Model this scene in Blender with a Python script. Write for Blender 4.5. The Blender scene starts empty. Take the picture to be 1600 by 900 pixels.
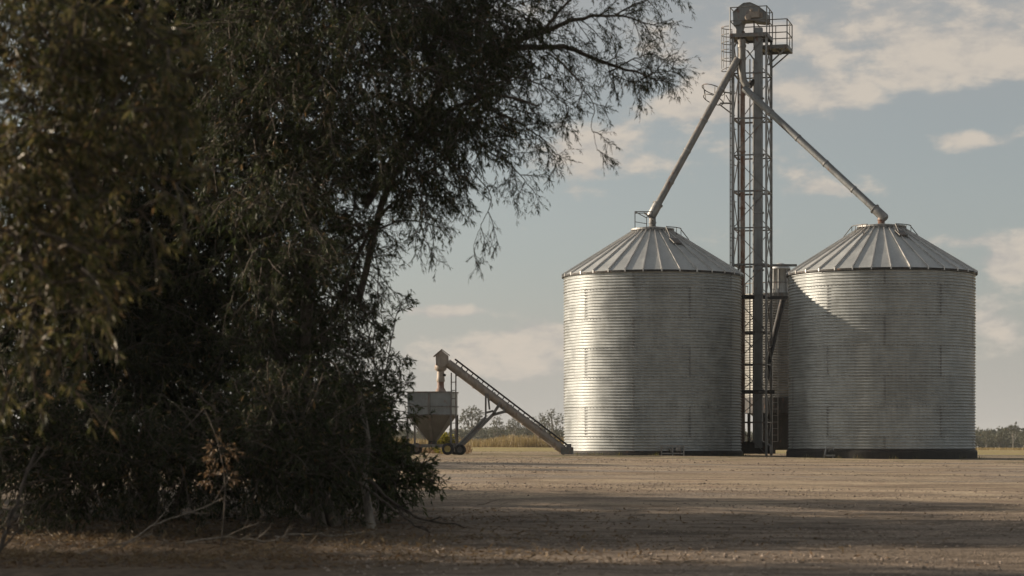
import bpy, math, random
import numpy as np
from mathutils import Vector, Matrix

random.seed(7)
C = bpy.context.scene.collection
SC = bpy.context.scene
R_ = math.radians
F = 3600.0            # focal length in pixels of the 1600 px wide photograph
HY = 694.0            # horizon row of the photograph

# ------------------------------------------------------------------ camera
cam_d = bpy.data.cameras.new('camera')
cam = bpy.data.objects.new('camera', cam_d)
C.objects.link(cam)
cam.location = (0, 0, 0)
cam.rotation_euler = (R_(90), 0, 0)
cam_d.sensor_width = 36.0
cam_d.lens = 36.0 * F / 1600.0
cam_d.shift_y = (HY - 450.0) / 1600.0
cam_d.clip_end = 20000
cam_d.clip_start = 0.1
cam_d.dof.use_dof = True
cam_d.dof.focus_distance = 95.0
cam_d.dof.aperture_fstop = 2.0
cam_d.dof.aperture_blades = 7
SC.camera = cam

# ------------------------------------------------------------------ light
SUN_EL = 17.0
sx, sy = -0.963, 0.269                      # horizontal direction towards the sun
SUN_DIR = Vector((sx * math.cos(R_(SUN_EL)), sy * math.cos(R_(SUN_EL)), math.sin(R_(SUN_EL)))).normalized()
sun_d = bpy.data.lights.new('sun', 'SUN')
sun = bpy.data.objects.new('sun', sun_d)
C.objects.link(sun)
sun_d.energy = 5.0
sun_d.angle = R_(0.5)
sun_d.color = (1.0, 0.83, 0.64)
sun.rotation_euler = SUN_DIR.to_track_quat('Z', 'Y').to_euler()

world = bpy.data.worlds.new('World')
SC.world = world
world.use_nodes = True
SKY_STRENGTH = 0.070
CLOUD_LIT = (6.3, 5.6, 4.8)
CLOUD_DIM = (4.35, 4.2, 4.0)


class NT:
    """tiny helper for wiring nodes"""
    def __init__(self, tree):
        self.t = tree; self.N = tree.nodes; self.L = tree.links
    def node(self, typ, **kw):
        n = self.N.new(typ)
        for k, v in kw.items():
            setattr(n, k, v)
        return n
    def put(self, sock, v):
        if isinstance(v, bpy.types.NodeSocket):
            self.L.new(v, sock)
        elif isinstance(v, (tuple, list)):
            if len(v) == 3 and sock.type == 'RGBA':
                v = (*v, 1.0)
            sock.default_value = v
        else:
            sock.default_value = v
    def math(self, op, a, b=0.0, c=None, clamp=False):
        n = self.node('ShaderNodeMath', operation=op, use_clamp=clamp)
        self.put(n.inputs[0], a); self.put(n.inputs[1], b)
        if c is not None:
            self.put(n.inputs[2], c)
        return n.outputs[0]
    def mixc(self, fac, a, b, mode='MIX'):
        n = self.node('ShaderNodeMix', data_type='RGBA', blend_type=mode)
        self.put(n.inputs['Factor'], fac)
        self.put(n.inputs[6], a); self.put(n.inputs[7], b)
        return n.outputs[2]
    def noise(self, vec, scale, detail=4.0, rough=0.55, dist=0.0):
        n = self.node('ShaderNodeTexNoise')
        if vec is not None:
            self.put(n.inputs['Vector'], vec)
        n.inputs['Scale'].default_value = scale
        n.inputs['Detail'].default_value = detail
        n.inputs['Roughness'].default_value = rough
        n.inputs['Distortion'].default_value = dist
        return n.outputs['Fac']
    def smooth(self, v, a, b, lo=0.0, hi=1.0):
        n = self.node('ShaderNodeMapRange', interpolation_type='SMOOTHSTEP')
        self.put(n.inputs[0], v)
        for i, x in enumerate((a, b, lo, hi)):
            self.put(n.inputs[i + 1], x)
        return n.outputs[0]
    def scale(self, vec, s):
        n = self.node('ShaderNodeVectorMath', operation='MULTIPLY')
        self.put(n.inputs[0], vec); n.inputs[1].default_value = s
        return n.outputs[0]


def build_world():
    k = NT(world.node_tree)
    for n in list(k.N):
        k.N.remove(n)
    out = k.node('ShaderNodeOutputWorld')
    bg = k.node('ShaderNodeBackground')
    bg.inputs['Strength'].default_value = SKY_STRENGTH
    sky = k.node('ShaderNodeTexSky', sky_type='NISHITA')
    sky.sun_disc = False
    sky.sun_elevation = R_(SUN_EL)
    sky.sun_rotation = math.atan2(sx, sy)
    sky.air_density = 1.0; sky.dust_density = 1.6; sky.ozone_density = 1.0
    bw = k.node('ShaderNodeRGBToBW')
    k.L.new(sky.outputs[0], bw.inputs[0])
    grey = k.mixc(0.66, sky.outputs[0], bw.outputs[0])
    skyc = k.mixc(1.0, grey, (1.12, 1.155, 1.16), 'MULTIPLY')
    tc = k.node('ShaderNodeTexCoord')
    sep = k.node('ShaderNodeSeparateXYZ')
    k.L.new(tc.outputs['Generated'], sep.inputs[0])
    az = k.math('ARCTAN2', sep.outputs[0], sep.outputs[1])
    el = sep.outputs[2]
    comb = k.node('ShaderNodeCombineXYZ')
    k.L.new(az, comb.inputs[0])
    k.L.new(k.math('MULTIPLY', el, 2.0), comb.inputs[1])
    vec = comb.outputs[0]
    big = k.noise(vec, 13.0, 7.0, 0.56, 0.15)
    puff = k.noise(vec, 42.0, 6.0, 0.6, 0.1)
    # cumulus banks: azimuth, elevation, widths (radians), weight
    banks = [(1490, 115, 165, 44, .34), (1310, 165, 90, 30, .14), (1500, 232, 85, 24, .30), (930, 240, 95, 42, .30), (1075, 175, 90, 26, .26),
             (1575, 415, 55, 30, .34), (690, 487, 62, 13, .30), (780, 560, 120, 36, .34), (1130, 110, 120, 90, .12), (1560, 500, 60, 60, .22),
             (1300, 40, 420, 45, .10), (1280, 300, 90, 16, .14), (1050, 275, 60, 20, .14), (1480, 380, 90, 14, .16), (870, 530, 80, 20, .24)]
    tot = None
    for px, py, w, h, wt in banks:
        a0, e0 = (px - 800) / F, (HY - py) / F
        da = k.math('DIVIDE', k.math('SUBTRACT', az, a0), w / F)
        de = k.math('DIVIDE', k.math('SUBTRACT', el, e0), h / F)
        s = k.math('ADD', k.math('MULTIPLY', da, da), k.math('MULTIPLY', de, de))
        g = k.math('MULTIPLY', k.math('EXPONENT', k.math('MULTIPLY', s, -1.0)), wt)
        tot = g if tot is None else k.math('ADD', tot, g)
    d = k.math('ADD', k.math('MULTIPLY', big, 0.62), k.math('MULTIPLY', puff, 0.38))
    d = k.math('ADD', d, tot)
    dens = k.smooth(d, 0.565, 0.70)
    veil = k.smooth(el, 0.11, 0.19, 0.0, 0.5)
    low = k.smooth(el, 0.0, 0.085, 0.85, 0.0)
    lit = k.smooth(k.math('ADD', puff, k.math('MULTIPLY', tot, 0.5)), 0.38, 0.72)
    cc = k.mixc(lit, CLOUD_DIM, CLOUD_LIT)
    c1 = k.mixc(k.math('MULTIPLY', veil, k.smooth(big, 0.3, 0.6, 0.5, 1.0)), skyc, CLOUD_DIM)
    c1 = k.mixc(low, c1, (5.35, 5.1, 4.7))
    c2 = k.mixc(k.math('MULTIPLY', dens, 0.9), c1, cc)
    k.L.new(c2, bg.inputs['Color'])
    k.L.new(bg.outputs[0], out.inputs[0])


build_world()
SC.view_settings.view_transform = 'Standard'
SC.view_settings.look = 'None'
SC.view_settings.exposure = 0.5
SC.view_settings.gamma = 1.0
SC.view_settings.use_curve_mapping = False
SC.cycles.use_adaptive_sampling = True
SC.cycles.adaptive_threshold = 0.02
SC.cycles.use_denoising = True
SC.cycles.max_bounces = 6
SC.cycles.transparent_max_bounces = 8


# ------------------------------------------------------------------ helpers
def at(px, py, Y):
    """the point at distance Y seen at a pixel of the photograph"""
    return Vector(((px - 800) / F * Y, Y, (HY - py) / F * Y))


def new_obj(name, me, mats, parent=None, loc=None):
    o = bpy.data.objects.new(name, me)
    C.objects.link(o)
    for m in (mats if isinstance(mats, (list, tuple)) else [mats]):
        me.materials.append(m)
    if parent is not None:
        o.parent = parent
    if loc is not None:
        o.location = loc
    return o


def thing(name, label, cat, loc=(0, 0, 0), rotz=0.0, group=None):
    o = bpy.data.objects.new(name, None)
    o.empty_display_size = 0.2
    C.objects.link(o)
    o.location = loc
    o.rotation_euler = (0, 0, rotz)
    return tag(o, label, cat, group)


def tag(o, label=None, cat=None, group=None, kind=None):
    if label: o['label'] = label
    if cat: o['category'] = cat
    if group: o['group'] = group
    if kind: o['kind'] = kind
    return o


def copy_thing(root, loc, rotz=0.0, scale=1.0, label=None, group=None):
    c = root.copy(); C.objects.link(c)
    c.location = loc; c.rotation_euler = (0, 0, rotz); c.scale = (scale,) * 3
    if label: c['label'] = label
    if group: c['group'] = group
    for ch in [o for o in bpy.data.objects if o.parent == root]:
        d = ch.copy(); C.objects.link(d); d.parent = c
        for g in [o for o in bpy.data.objects if o.parent == ch]:
            e = g.copy(); C.objects.link(e); e.parent = d
    return c


class MB:
    """collects shapes for ONE mesh"""
    def __init__(self):
        self.v = []; self.f = []; self.mi = []; self.sm = []
    def add(self, vs, fs, mi=0, smooth=False):
        b = len(self.v)
        self.v.extend([tuple(p) for p in vs])
        for f in fs:
            self.f.append([i + b for i in f]); self.mi.append(mi); self.sm.append(smooth)
        return self
    def box(self, c, s, rot=None, mi=0):
        hx, hy, hz = s[0] / 2, s[1] / 2, s[2] / 2
        vs = [Vector((x, y, z)) for x in (-hx, hx) for y in (-hy, hy) for z in (-hz, hz)]
        if rot is not None:
            vs = [rot @ p for p in vs]
        vs = [p + Vector(c) for p in vs]
        return self.add(vs, [(0, 1, 3, 2), (4, 6, 7, 5), (0, 4, 5, 1), (2, 3, 7, 6), (0, 2, 6, 4), (1, 5, 7, 3)], mi)
    def bar(self, p0, p1, w, h=None, up=(0, 0, 1), mi=0):
        p0, p1 = Vector(p0), Vector(p1); h = h or w
        d = (p1 - p0)
        if d.length < 1e-6: return self
        d.normalize(); u = Vector(up)
        if abs(d.dot(u)) > 0.98: u = Vector((1, 0, 0))
        s = d.cross(u).normalized(); n = s.cross(d)
        vs = [p + s * a * w / 2 + n * b * h / 2 for p in (p0, p1) for a, b in ((-1, -1), (1, -1), (1, 1), (-1, 1))]
        return self.add(vs, [(3, 2, 1, 0), (4, 5, 6, 7), (0, 1, 5, 4), (1, 2, 6, 5), (2, 3, 7, 6), (3, 0, 4, 7)], mi)
    def tube(self, pts, r, n=10, caps=True, mi=0):
        pts = [Vector(p) for p in pts]
        rs = r if isinstance(r, (list, tuple)) else [r] * len(pts)
        vs = []; prev = None
        for i, p in enumerate(pts):
            t = (pts[min(i + 1, len(pts) - 1)] - pts[max(i - 1, 0)]).normalized()
            if prev is None:
                ref = Vector((0, 0, 1)) if abs(t.z) < 0.95 else Vector((1, 0, 0))
                u = t.cross(ref).normalized()
            else:
                u = (prev - t * prev.dot(t)).normalized()
            prev = u; w = t.cross(u)
            for j in range(n):
                a = 2 * math.pi * j / n
                vs.append(p + (u * math.cos(a) + w * math.sin(a)) * rs[i])
        fs = []
        for i in range(len(pts) - 1):
            for j in range(n):
                a, b = i * n + j, i * n + (j + 1) % n
                fs.append((a, b, b + n, a + n))
        self.add(vs, fs, mi, True)
        if caps:
            self.add(vs[:n], [tuple(reversed(range(n)))], mi)
            self.add(vs[-n:], [tuple(range(n))], mi)
        return self
    def lathe(self, prof, n=48, c=(0, 0, 0), mi=0, smooth=True):
        vs = []; fs = []
        for r, z in prof:
            for j in range(n):
                a = 2 * math.pi * j / n
                vs.append((c[0] + r * math.cos(a), c[1] + r * math.sin(a), c[2] + z))
        for i in range(len(prof) - 1):
            for j in range(n):
                a, b = i * n + j, i * n + (j + 1) % n
                fs.append((a, b, b + n, a + n))
        return self.add(vs, fs, mi, smooth)
    def disc(self, r, z, n=48, c=(0, 0, 0), mi=0):
        return self.add([(c[0] + r * math.cos(2 * math.pi * j / n), c[1] + r * math.sin(2 * math.pi * j / n), c[2] + z) for j in range(n)], [tuple(range(n))], mi)
    def prism(self, poly, y0, y1, mi=0):
        """an outline in x, z with thickness along y"""
        n = len(poly)
        vs = [(x, y0, z) for x, z in poly] + [(x, y1, z) for x, z in poly]
        fs = [tuple(range(n)), tuple(reversed(range(n, 2 * n)))]
        fs += [(i, i + n, (i + 1) % n + n, (i + 1) % n) for i in range(n)]
        return self.add(vs, fs, mi)
    def build(self, name, mats, parent=None, loc=None, smooth=None):
        me = bpy.data.meshes.new(name)
        me.from_pydata(self.v, [], self.f)
        me.polygons.foreach_set('material_index', self.mi)
        me.polygons.foreach_set('use_smooth', self.sm if smooth is None else [smooth] * len(self.f))
        me.update()
        return new_obj(name, me, mats, parent, loc)


def quad_mesh(name, V, Q, smooth=False):
    """fast mesh from numpy arrays of vertices and quads"""
    me = bpy.data.meshes.new(name)
    V = np.asarray(V, np.float32); Q = np.asarray(Q, np.int32)
    me.vertices.add(len(V)); me.vertices.foreach_set('co', V.ravel())
    me.loops.add(Q.size); me.loops.foreach_set('vertex_index', Q.ravel())
    me.polygons.add(len(Q))
    me.polygons.foreach_set('loop_start', np.arange(0, Q.size, Q.shape[1], dtype=np.int32))
    me.polygons.foreach_set('use_smooth', np.full(len(Q), smooth))
    me.update(calc_edges=True)
    return me


# ------------------------------------------------------------------ materials
def mat(name):
    m = bpy.data.materials.new(name)
    m.use_nodes = True
    k = NT(m.node_tree)
    for n in list(k.N):
        k.N.remove(n)
    out = k.node('ShaderNodeOutputMaterial')
    b = k.node('ShaderNodeBsdfPrincipled')
    k.L.new(b.outputs[0], out.inputs[0])
    return m, k, b, out


def metal(name, base, rough=0.45, metallic=0.8, var=0.25, rust=0.0, scale=3.0, bump=0.0, panel=False, streak=0.35):
    m, k, b, out = mat(name)
    tc = k.node('ShaderNodeTexCoord').outputs['Object']
    n1 = k.noise(tc, scale, 6, 0.6)
    n2 = k.noise(k.scale(tc, (6.0, 6.0, 0.35)), 2.0, 5, 0.6)
    f = k.math('ADD', k.math('MULTIPLY', n1, 1 - streak), k.math('MULTIPLY', n2, streak))
    dark = tuple(c * (1 - var) for c in base); light = tuple(min(1, c * (1 + var)) for c in base)
    col = k.mixc(k.smooth(f, 0.35, 0.65), dark, light)
    if panel:
        at_ = k.node('ShaderNodeAttribute', attribute_name='panel')
        col = k.mixc(1.0, col, at_.outputs['Color'], 'MULTIPLY')
    if rust > 0:
        r1 = k.noise(k.scale(tc, (1, 1, 0.5)), scale * 2.2, 8, 0.65)
        rf = k.smooth(r1, 0.62 - rust * 0.4, 0.75 - rust * 0.3)
        col = k.mixc(k.math('MULTIPLY', rf, 0.85), col, (0.13, 0.055, 0.028))
        k.put(b.inputs['Metallic'], k.math('MULTIPLY', k.math('SUBTRACT', 1.0, rf), metallic))
    else:
        b.inputs['Metallic'].default_value = metallic
    k.put(b.inputs['Base Color'], col)
    k.put(b.inputs['Roughness'], k.smooth(n1, 0.2, 0.8, max(0.05, rough - 0.12), rough + 0.15))
    if bump > 0:
        bp = k.node('ShaderNodeBump'); bp.inputs['Strength'].default_value = bump
        bp.inputs['Distance'].default_value = 0.02
        k.put(bp.inputs['Height'], n1)
        k.L.new(bp.outputs[0], b.inputs['Normal'])
    return m


M = {}
M['wall'] = metal('galvanised_corrugated', (0.355, 0.375, 0.375), 0.46, 0.52, 0.15, 0.0, 1.6, panel=True)
M['wall_shaded'] = metal('shaded_corrugated', (0.20, 0.20, 0.19), 0.45, 0.5, 0.2, 0.0, 1.6, panel=True)  # darker copy of the wall metal, shade from the right silo put into its colour
M['roof'] = metal('galvanised_roof', (0.41, 0.425, 0.42), 0.45, 0.4, 0.12, 0.0, 1.2, panel=True)
M['rib'] = metal('roof_rib', (0.52, 0.51, 0.49), 0.40, 0.7, 0.12)
M['seam'] = metal('seam_bolts', (0.16, 0.155, 0.15), 0.6, 0.5, 0.2)
M['galv'] = metal('galvanised_steel', (0.24, 0.24, 0.235), 0.5, 0.7, 0.25, 0.12, 2.5)
M['steel'] = metal('weathered_steel', (0.15, 0.15, 0.145), 0.55, 0.6, 0.3, 0.25, 4.0)
M['dark'] = metal('dark_steel', (0.035, 0.035, 0.035), 0.6, 0.5, 0.3, 0.15, 4.0)
M['pipe'] = metal('spout_pipe', (0.18, 0.178, 0.17), 0.55, 0.4, 0.25, 0.2, 2.5)
M['rusty'] = metal('rusty_pipe', (0.26, 0.21, 0.18), 0.6, 0.4, 0.3, 0.55, 3.0)
M['tan'] = metal('dusty_steel', (0.28, 0.245, 0.21), 0.6, 0.35, 0.22, 0.2, 4.0)
M['casing'] = metal('casing_steel', (0.175, 0.185, 0.187), 0.55, 0.35, 0.2, 0.1, 2.0)
M['hop'] = metal('hopper_steel', (0.20, 0.222, 0.23), 0.5, 0.5, 0.18, 0.1, 2.0)
M['pale'] = metal('pale_steel', (0.42, 0.43, 0.43), 0.5, 0.4, 0.15, 0.05, 2.0)
M['hopcone'] = metal('hopper_cone_steel', (0.12, 0.118, 0.108), 0.65, 0.3, 0.2, 0.04, 1.6)
M['rubber'] = metal('rubber', (0.022, 0.022, 0.022), 0.85, 0.0, 0.25)
M['rim'] = metal('yellow_rim', (0.42, 0.36, 0.14), 0.6, 0.1, 0.25, 0.3, 6.0)
M['conc'] = metal('concrete', (0.28, 0.265, 0.245), 0.9, 0.0, 0.25, 0.0, 3.0, 0.4)
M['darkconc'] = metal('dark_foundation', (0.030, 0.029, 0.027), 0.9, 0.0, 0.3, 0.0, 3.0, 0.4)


def leaf_mat(name, greens, brown=0.12, trans=0.35, rough=0.5):
    m, k, b, out = mat(name)
    g = k.node('ShaderNodeNewGeometry')
    rnd = g.outputs['Random Per Island']
    ramp = k.node('ShaderNodeValToRGB')
    el = ramp.color_ramp.elements
    cols = [(0.0, greens[0]), (0.45, greens[1]), (1 - brown, greens[2]), (min(0.999, 1 - brown + 0.03), (0.16, 0.10, 0.045)), (1.0, (0.24, 0.17, 0.09))]
    el[0].position = cols[0][0]; el[0].color = (*cols[0][1], 1)
    el[1].position = cols[-1][0]; el[1].color = (*cols[-1][1], 1)
    for p, c in cols[1:-1]:
        e = el.new(p); e.color = (*c, 1)
    k.L.new(rnd, ramp.inputs[0])
    b.inputs['Roughness'].default_value = rough
    b.inputs['Specular IOR Level'].default_value = 0.22
    k.L.new(ramp.outputs[0], b.inputs['Base Color'])
    tr = k.node('ShaderNodeBsdfTranslucent')
    k.L.new(ramp.outputs[0], tr.inputs['Color'])
    mx = k.node('ShaderNodeMixShader'); mx.inputs[0].default_value = trans
    k.L.new(b.outputs[0], mx.inputs[1]); k.L.new(tr.outputs[0], mx.inputs[2])
    k.L.new(mx.outputs[0], out.inputs[0])
    return m


def bark_mat(name, a, b_, scale=6.0):
    m, k, b, out = mat(name)
    tc = k.node('ShaderNodeTexCoord').outputs['Object']
    n = k.noise(k.scale(tc, (1, 1, 0.3)), scale, 7, 0.65)
    k.put(b.inputs['Base Color'], k.mixc(k.smooth(n, 0.35, 0.65), a, b_))
    b.inputs['Roughness'].default_value = 0.9
    bp = k.node('ShaderNodeBump'); bp.inputs['Strength'].default_value = 0.6; bp.inputs['Distance'].default_value = 0.03
    k.put(bp.inputs['Height'], n); k.L.new(bp.outputs[0], b.inputs['Normal'])
    return m


M['leaf'] = leaf_mat('leaf_olive', ((0.020, 0.030, 0.011), (0.031, 0.042, 0.015), (0.070, 0.078, 0.028)), 0.05)
M['leaf_dull'] = leaf_mat('leaf_dull', ((0.030, 0.040, 0.013), (0.070, 0.072, 0.022), (0.22, 0.185, 0.08)), 0.12, 0.4, 0.35)
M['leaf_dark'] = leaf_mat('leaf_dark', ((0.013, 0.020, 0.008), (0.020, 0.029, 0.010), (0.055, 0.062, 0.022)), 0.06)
M['leaf_green'] = leaf_mat('leaf_green', ((0.030, 0.045, 0.016), (0.045, 0.065, 0.022), (0.075, 0.095, 0.030)), 0.03)
M['leaf_dry'] = leaf_mat('leaf_dry', ((0.10, 0.060, 0.032), (0.15, 0.092, 0.048), (0.22, 0.15, 0.085)), 0.2, 0.3)
M['leaf_yellow'] = leaf_mat('leaf_yellow', ((0.20, 0.20, 0.03), (0.30, 0.28, 0.04), (0.38, 0.33, 0.05)), 0.05)
M['leaf_far'] = leaf_mat('leaf_far', ((0.060, 0.068, 0.044), (0.080, 0.088, 0.055), (0.11, 0.112, 0.07)), 0.05, 0.25)
M['grass_dry'] = leaf_mat('grass_dry', ((0.20, 0.15, 0.075), (0.27, 0.21, 0.10), (0.33, 0.26, 0.12)), 0.12, 0.35)
M['bark'] = bark_mat('bark', (0.045, 0.036, 0.028), (0.11, 0.088, 0.066))
M['bark_pale'] = bark_mat('bark_pale', (0.05, 0.042, 0.034), (0.28, 0.25, 0.21), 4.0)
M['twig'] = bark_mat('twig_bark', (0.050, 0.040, 0.030), (0.10, 0.08, 0.06), 12)
M['dead'] = bark_mat('dead_wood', (0.11, 0.09, 0.068), (0.25, 0.21, 0.165), 10)
M['bark_far'] = bark_mat('bark_far', (0.13, 0.12, 0.10), (0.26, 0.24, 0.21), 2)


# ------------------------------------------------------------------ the ground
YK = np.array([-60, 0, 20, 28, 40, 52, 65, 80, 90, 100, 125, 160, 200, 330, 550, 1500, 6000], float)
ZK = np.array([-1.75, -1.70, -1.63, -1.56, -1.34, -1.09, -0.80, -0.545, -0.425, -0.38, -0.33, -0.27, -0.22, -0.28, -0.40, -0.6, -1.0], float)


def _hash(ix, iy, s):
    n = (ix * 374761393 + iy * 668265263 + s * 974711) & 0xffffffff
    n = ((n ^ (n >> 13)) * 1274126177) & 0xffffffff
    return ((n ^ (n >> 16)) & 0xffff) / 65535.0


def vnoise(x, y, s=0):
    x = np.asarray(x, float); y = np.asarray(y, float)
    ix = np.floor(x).astype(np.int64); iy = np.floor(y).astype(np.int64)
    fx = x - ix; fy = y - iy
    fx = fx * fx * (3 - 2 * fx); fy = fy * fy * (3 - 2 * fy)
    h = lambda a, b: _hash(a, b, s)
    return (h(ix, iy) * (1 - fx) + h(ix + 1, iy) * fx) * (1 - fy) + (h(ix, iy + 1) * (1 - fx) + h(ix + 1, iy + 1) * fx) * fy


def gz(x, y, fine=True):
    x = np.asarray(x, float); y = np.asarray(y, float)
    z = np.interp(y, YK, ZK)
    z = z - 0.006 * np.clip(x, 0, 400)
    z = z - 0.05 * np.clip((x - 6) / 8, 0, 1) * np.clip(1 - np.abs(y - 90) / 40, 0, 1)
    if fine:
        near = np.clip((110 - y) / 20, 0, 1)
        amp = near * np.clip((82 - y) / 30, 0.12, 1)
        z = z + amp * (0.075 * (vnoise(x / 8 + .05 * y, y / 2.8 + .06 * x, 1) - .5) + 0.05 * (vnoise(x / 2.6 - .1 * y, y / 1.1 + .12 * x, 2) - .5) + 0.022 * (vnoise(x / .8, y / .45, 3) - .5))
        z = z + np.clip((y - 120) / 80, 0, 1) * 0.25 * (vnoise(x / 60, y / 60, 4) - .5)
    return z


def G(x, y):
    return float(gz(x, y))


def build_ground():
    def axis(lo, hi, step, far_lo, far_hi):
        a = list(np.arange(lo, hi + 1e-6, step)); s = step * 1.5
        v = hi
        up = []
        while v < far_hi:
            v += s; s *= 1.18; up.append(min(v, far_hi))
        dn = []; v = lo; s = step * 1.5
        while v > far_lo:
            v -= s; s *= 1.18; dn.append(max(v, far_lo))
        return np.array(dn[::-1] + a + up)
    xs = axis(-14, 26, 0.22, -1500, 1500)
    ys = np.concatenate([axis(25, 70, 0.14, -60, 70)[:-1], axis(70, 112, 0.3, 70, 2400)[0:]])
    ys = np.unique(np.round(ys, 4))
    X, Y = np.meshgrid(xs, ys)
    Z = gz(X, Y)
    nx, ny = len(xs), len(ys)
    V = np.stack([X.ravel(), Y.ravel(), Z.ravel()], 1)
    i = np.arange(nx - 1); j = np.arange(ny - 1)
    I, J = np.meshgrid(i, j)
    a = (J * nx + I).ravel()
    Q = np.stack([a, a + 1, a + nx + 1, a + nx], 1)
    me = quad_mesh('ground', V, Q, True)
    m, k, b, out = mat('gravel_and_field')
    P = k.node('ShaderNodeNewGeometry').outputs['Position']
    sep = k.node('ShaderNodeSeparateXYZ'); k.L.new(P, sep.inputs[0])
    y = sep.outputs[1]; x = sep.outputs[0]
    wob = k.noise(P, 0.12, 4, 0.6)
    streak = k.noise(k.scale(P, (0.17, 0.55, 1)), 1.0, 7, 0.62, 0.8)
    streak2 = k.noise(k.scale(P, (0.55, 1.5, 1)), 1.0, 7, 0.65, 0.9)
    fine = k.noise(P, 9.0, 6, 0.7)
    vor = k.node('ShaderNodeTexVoronoi'); vor.inputs['Scale'].default_value = 26.0
    k.L.new(P, vor.inputs['Vector'])
    stone = vor.outputs['Color']
    sbw = k.node('ShaderNodeRGBToBW'); k.L.new(stone, sbw.inputs[0])
    tan = k.mixc(k.smooth(streak, 0.36, 0.62), (0.225, 0.175, 0.122), (0.42, 0.338, 0.235))
    red = k.mixc(k.smooth(streak2, 0.45, 0.7, 0, 0.75), tan, (0.19, 0.118, 0.082))
    grey = k.mixc(k.smooth(k.noise(k.scale(P, (0.2, 0.5, 1)), 0.6, 4, 0.6), 0.52, 0.66, 0, 0.7), red, (0.235, 0.21, 0.185))
    patch = k.smooth(k.noise(k.scale(P, (0.14, 0.45, 1)), 1.0, 5, 0.6, 0.4), 0.42, 0.62)
    sv = k.mixc(patch, (1, 1, 1), k.smooth(sbw.outputs[0], 0.2, 0.85, 0.58, 1.4))
    fv = k.smooth(fine, 0.3, 0.7, 0.7, 1.25)
    gr = k.mixc(1.0, k.mixc(1.0, grey, sv, 'MULTIPLY'), fv, 'MULTIPLY')
    # pale wheel tracks worn across the yard
    shaded_soil = k.mixc(k.smooth(streak2, 0.35, 0.62), (0.075, 0.056, 0.041), (0.25, 0.198, 0.15))  # browner foreground soil, its colour also lowered to deepen the tree shade
    shaded_soil = k.mixc(1.0, k.mixc(1.0, shaded_soil, sv, 'MULTIPLY'), fv, 'MULTIPLY')
    gr = k.mixc(k.math('MULTIPLY', k.smooth(k.math('ADD', y, k.math('MULTIPLY', k.math('SUBTRACT', streak, .5), 26.0)), 58.0, 40.0), .9), gr, shaded_soil)
    trk = None
    for y0, wv in ((71.0, 1.0), (69.2, 1.0), (57.5, .9), (55.9, .9), (47.5, .7), (46.1, .7), (38.6, .6), (37.4, .6)):
        yy = k.math('SUBTRACT', k.math('ADD', y, k.math('ADD', k.math('MULTIPLY', k.math('SINE', k.math('MULTIPLY', x, .11)), 1.2), k.math('MULTIPLY', x, .12))), y0)
        yy = k.math('DIVIDE', yy, .38)
        g_ = k.math('MULTIPLY', k.math('EXPONENT', k.math('MULTIPLY', k.math('MULTIPLY', yy, yy), -1.0)), wv)
        trk = g_ if trk is None else k.math('MAXIMUM', trk, g_)
    trk = k.math('MULTIPLY', trk, k.smooth(k.noise(k.scale(P, (.25, .6, 1)), 1.0, 4, .6), .35, .6))
    gr = k.mixc(k.math('MULTIPLY', trk, 0.38), gr, (0.40, 0.315, 0.235))
    # thin green weeds along the pad in front of the silos
    yw = k.math('ADD', y, k.math('MULTIPLY', k.math('SUBTRACT', wob, 0.5), 8.0))
    weed = k.math('MULTIPLY', k.smooth(yw, 78.0, 86.0), k.smooth(k.noise(P, 0.55, 5, 0.7), 0.47, 0.66))
    gr = k.mixc(k.math('MULTIPLY', weed, 0.75), gr, (0.15, 0.145, 0.06))
    # dry field behind
    fld = k.mixc(k.smooth(k.noise(k.scale(P, (0.03, 0.12, 1)), 1.0, 5, 0.6), 0.4, 0.6), (0.34, 0.245, 0.155), (0.31, 0.27, 0.10))
    fld = k.mixc(1.0, fld, k.smooth(k.noise(P, 1.2, 6, 0.7), 0.3, 0.7, 0.75, 1.2), 'MULTIPLY')
    col = k.mixc(k.smooth(yw, 108.0, 118.0), gr, fld)
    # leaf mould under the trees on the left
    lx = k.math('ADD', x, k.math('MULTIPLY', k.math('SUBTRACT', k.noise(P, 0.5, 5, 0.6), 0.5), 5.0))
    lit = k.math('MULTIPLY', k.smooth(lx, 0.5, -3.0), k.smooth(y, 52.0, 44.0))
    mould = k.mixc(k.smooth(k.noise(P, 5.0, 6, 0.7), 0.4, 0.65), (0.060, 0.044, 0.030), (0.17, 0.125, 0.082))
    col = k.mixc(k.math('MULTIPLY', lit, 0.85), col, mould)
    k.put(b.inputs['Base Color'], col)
    b.inputs['Roughness'].default_value = 0.95
    b.inputs['Specular IOR Level'].default_value = 0.2
    bp = k.node('ShaderNodeBump'); bp.inputs['Distance'].default_value = 0.05
    rough_patch = k.smooth(k.noise(k.scale(P, (0.16, 0.4, 1)), 1.0, 5, 0.6, 0.4), 0.44, 0.62, 0.18, 0.95)
    k.put(bp.inputs['Strength'], rough_patch)
    hgt = k.math('ADD', k.math('MULTIPLY', fine, 0.6), k.math('MULTIPLY', vor.outputs['Distance'], 0.5))
    k.put(bp.inputs['Height'], hgt); k.L.new(bp.outputs[0], b.inputs['Normal'])
    o = new_obj('ground', me, m)
    tag(o, 'brown gravel yard running into a dry grass field', 'ground', kind='structure')


build_ground()


# ------------------------------------------------------------------ silos
PITCH = 1.185 / 10


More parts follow.
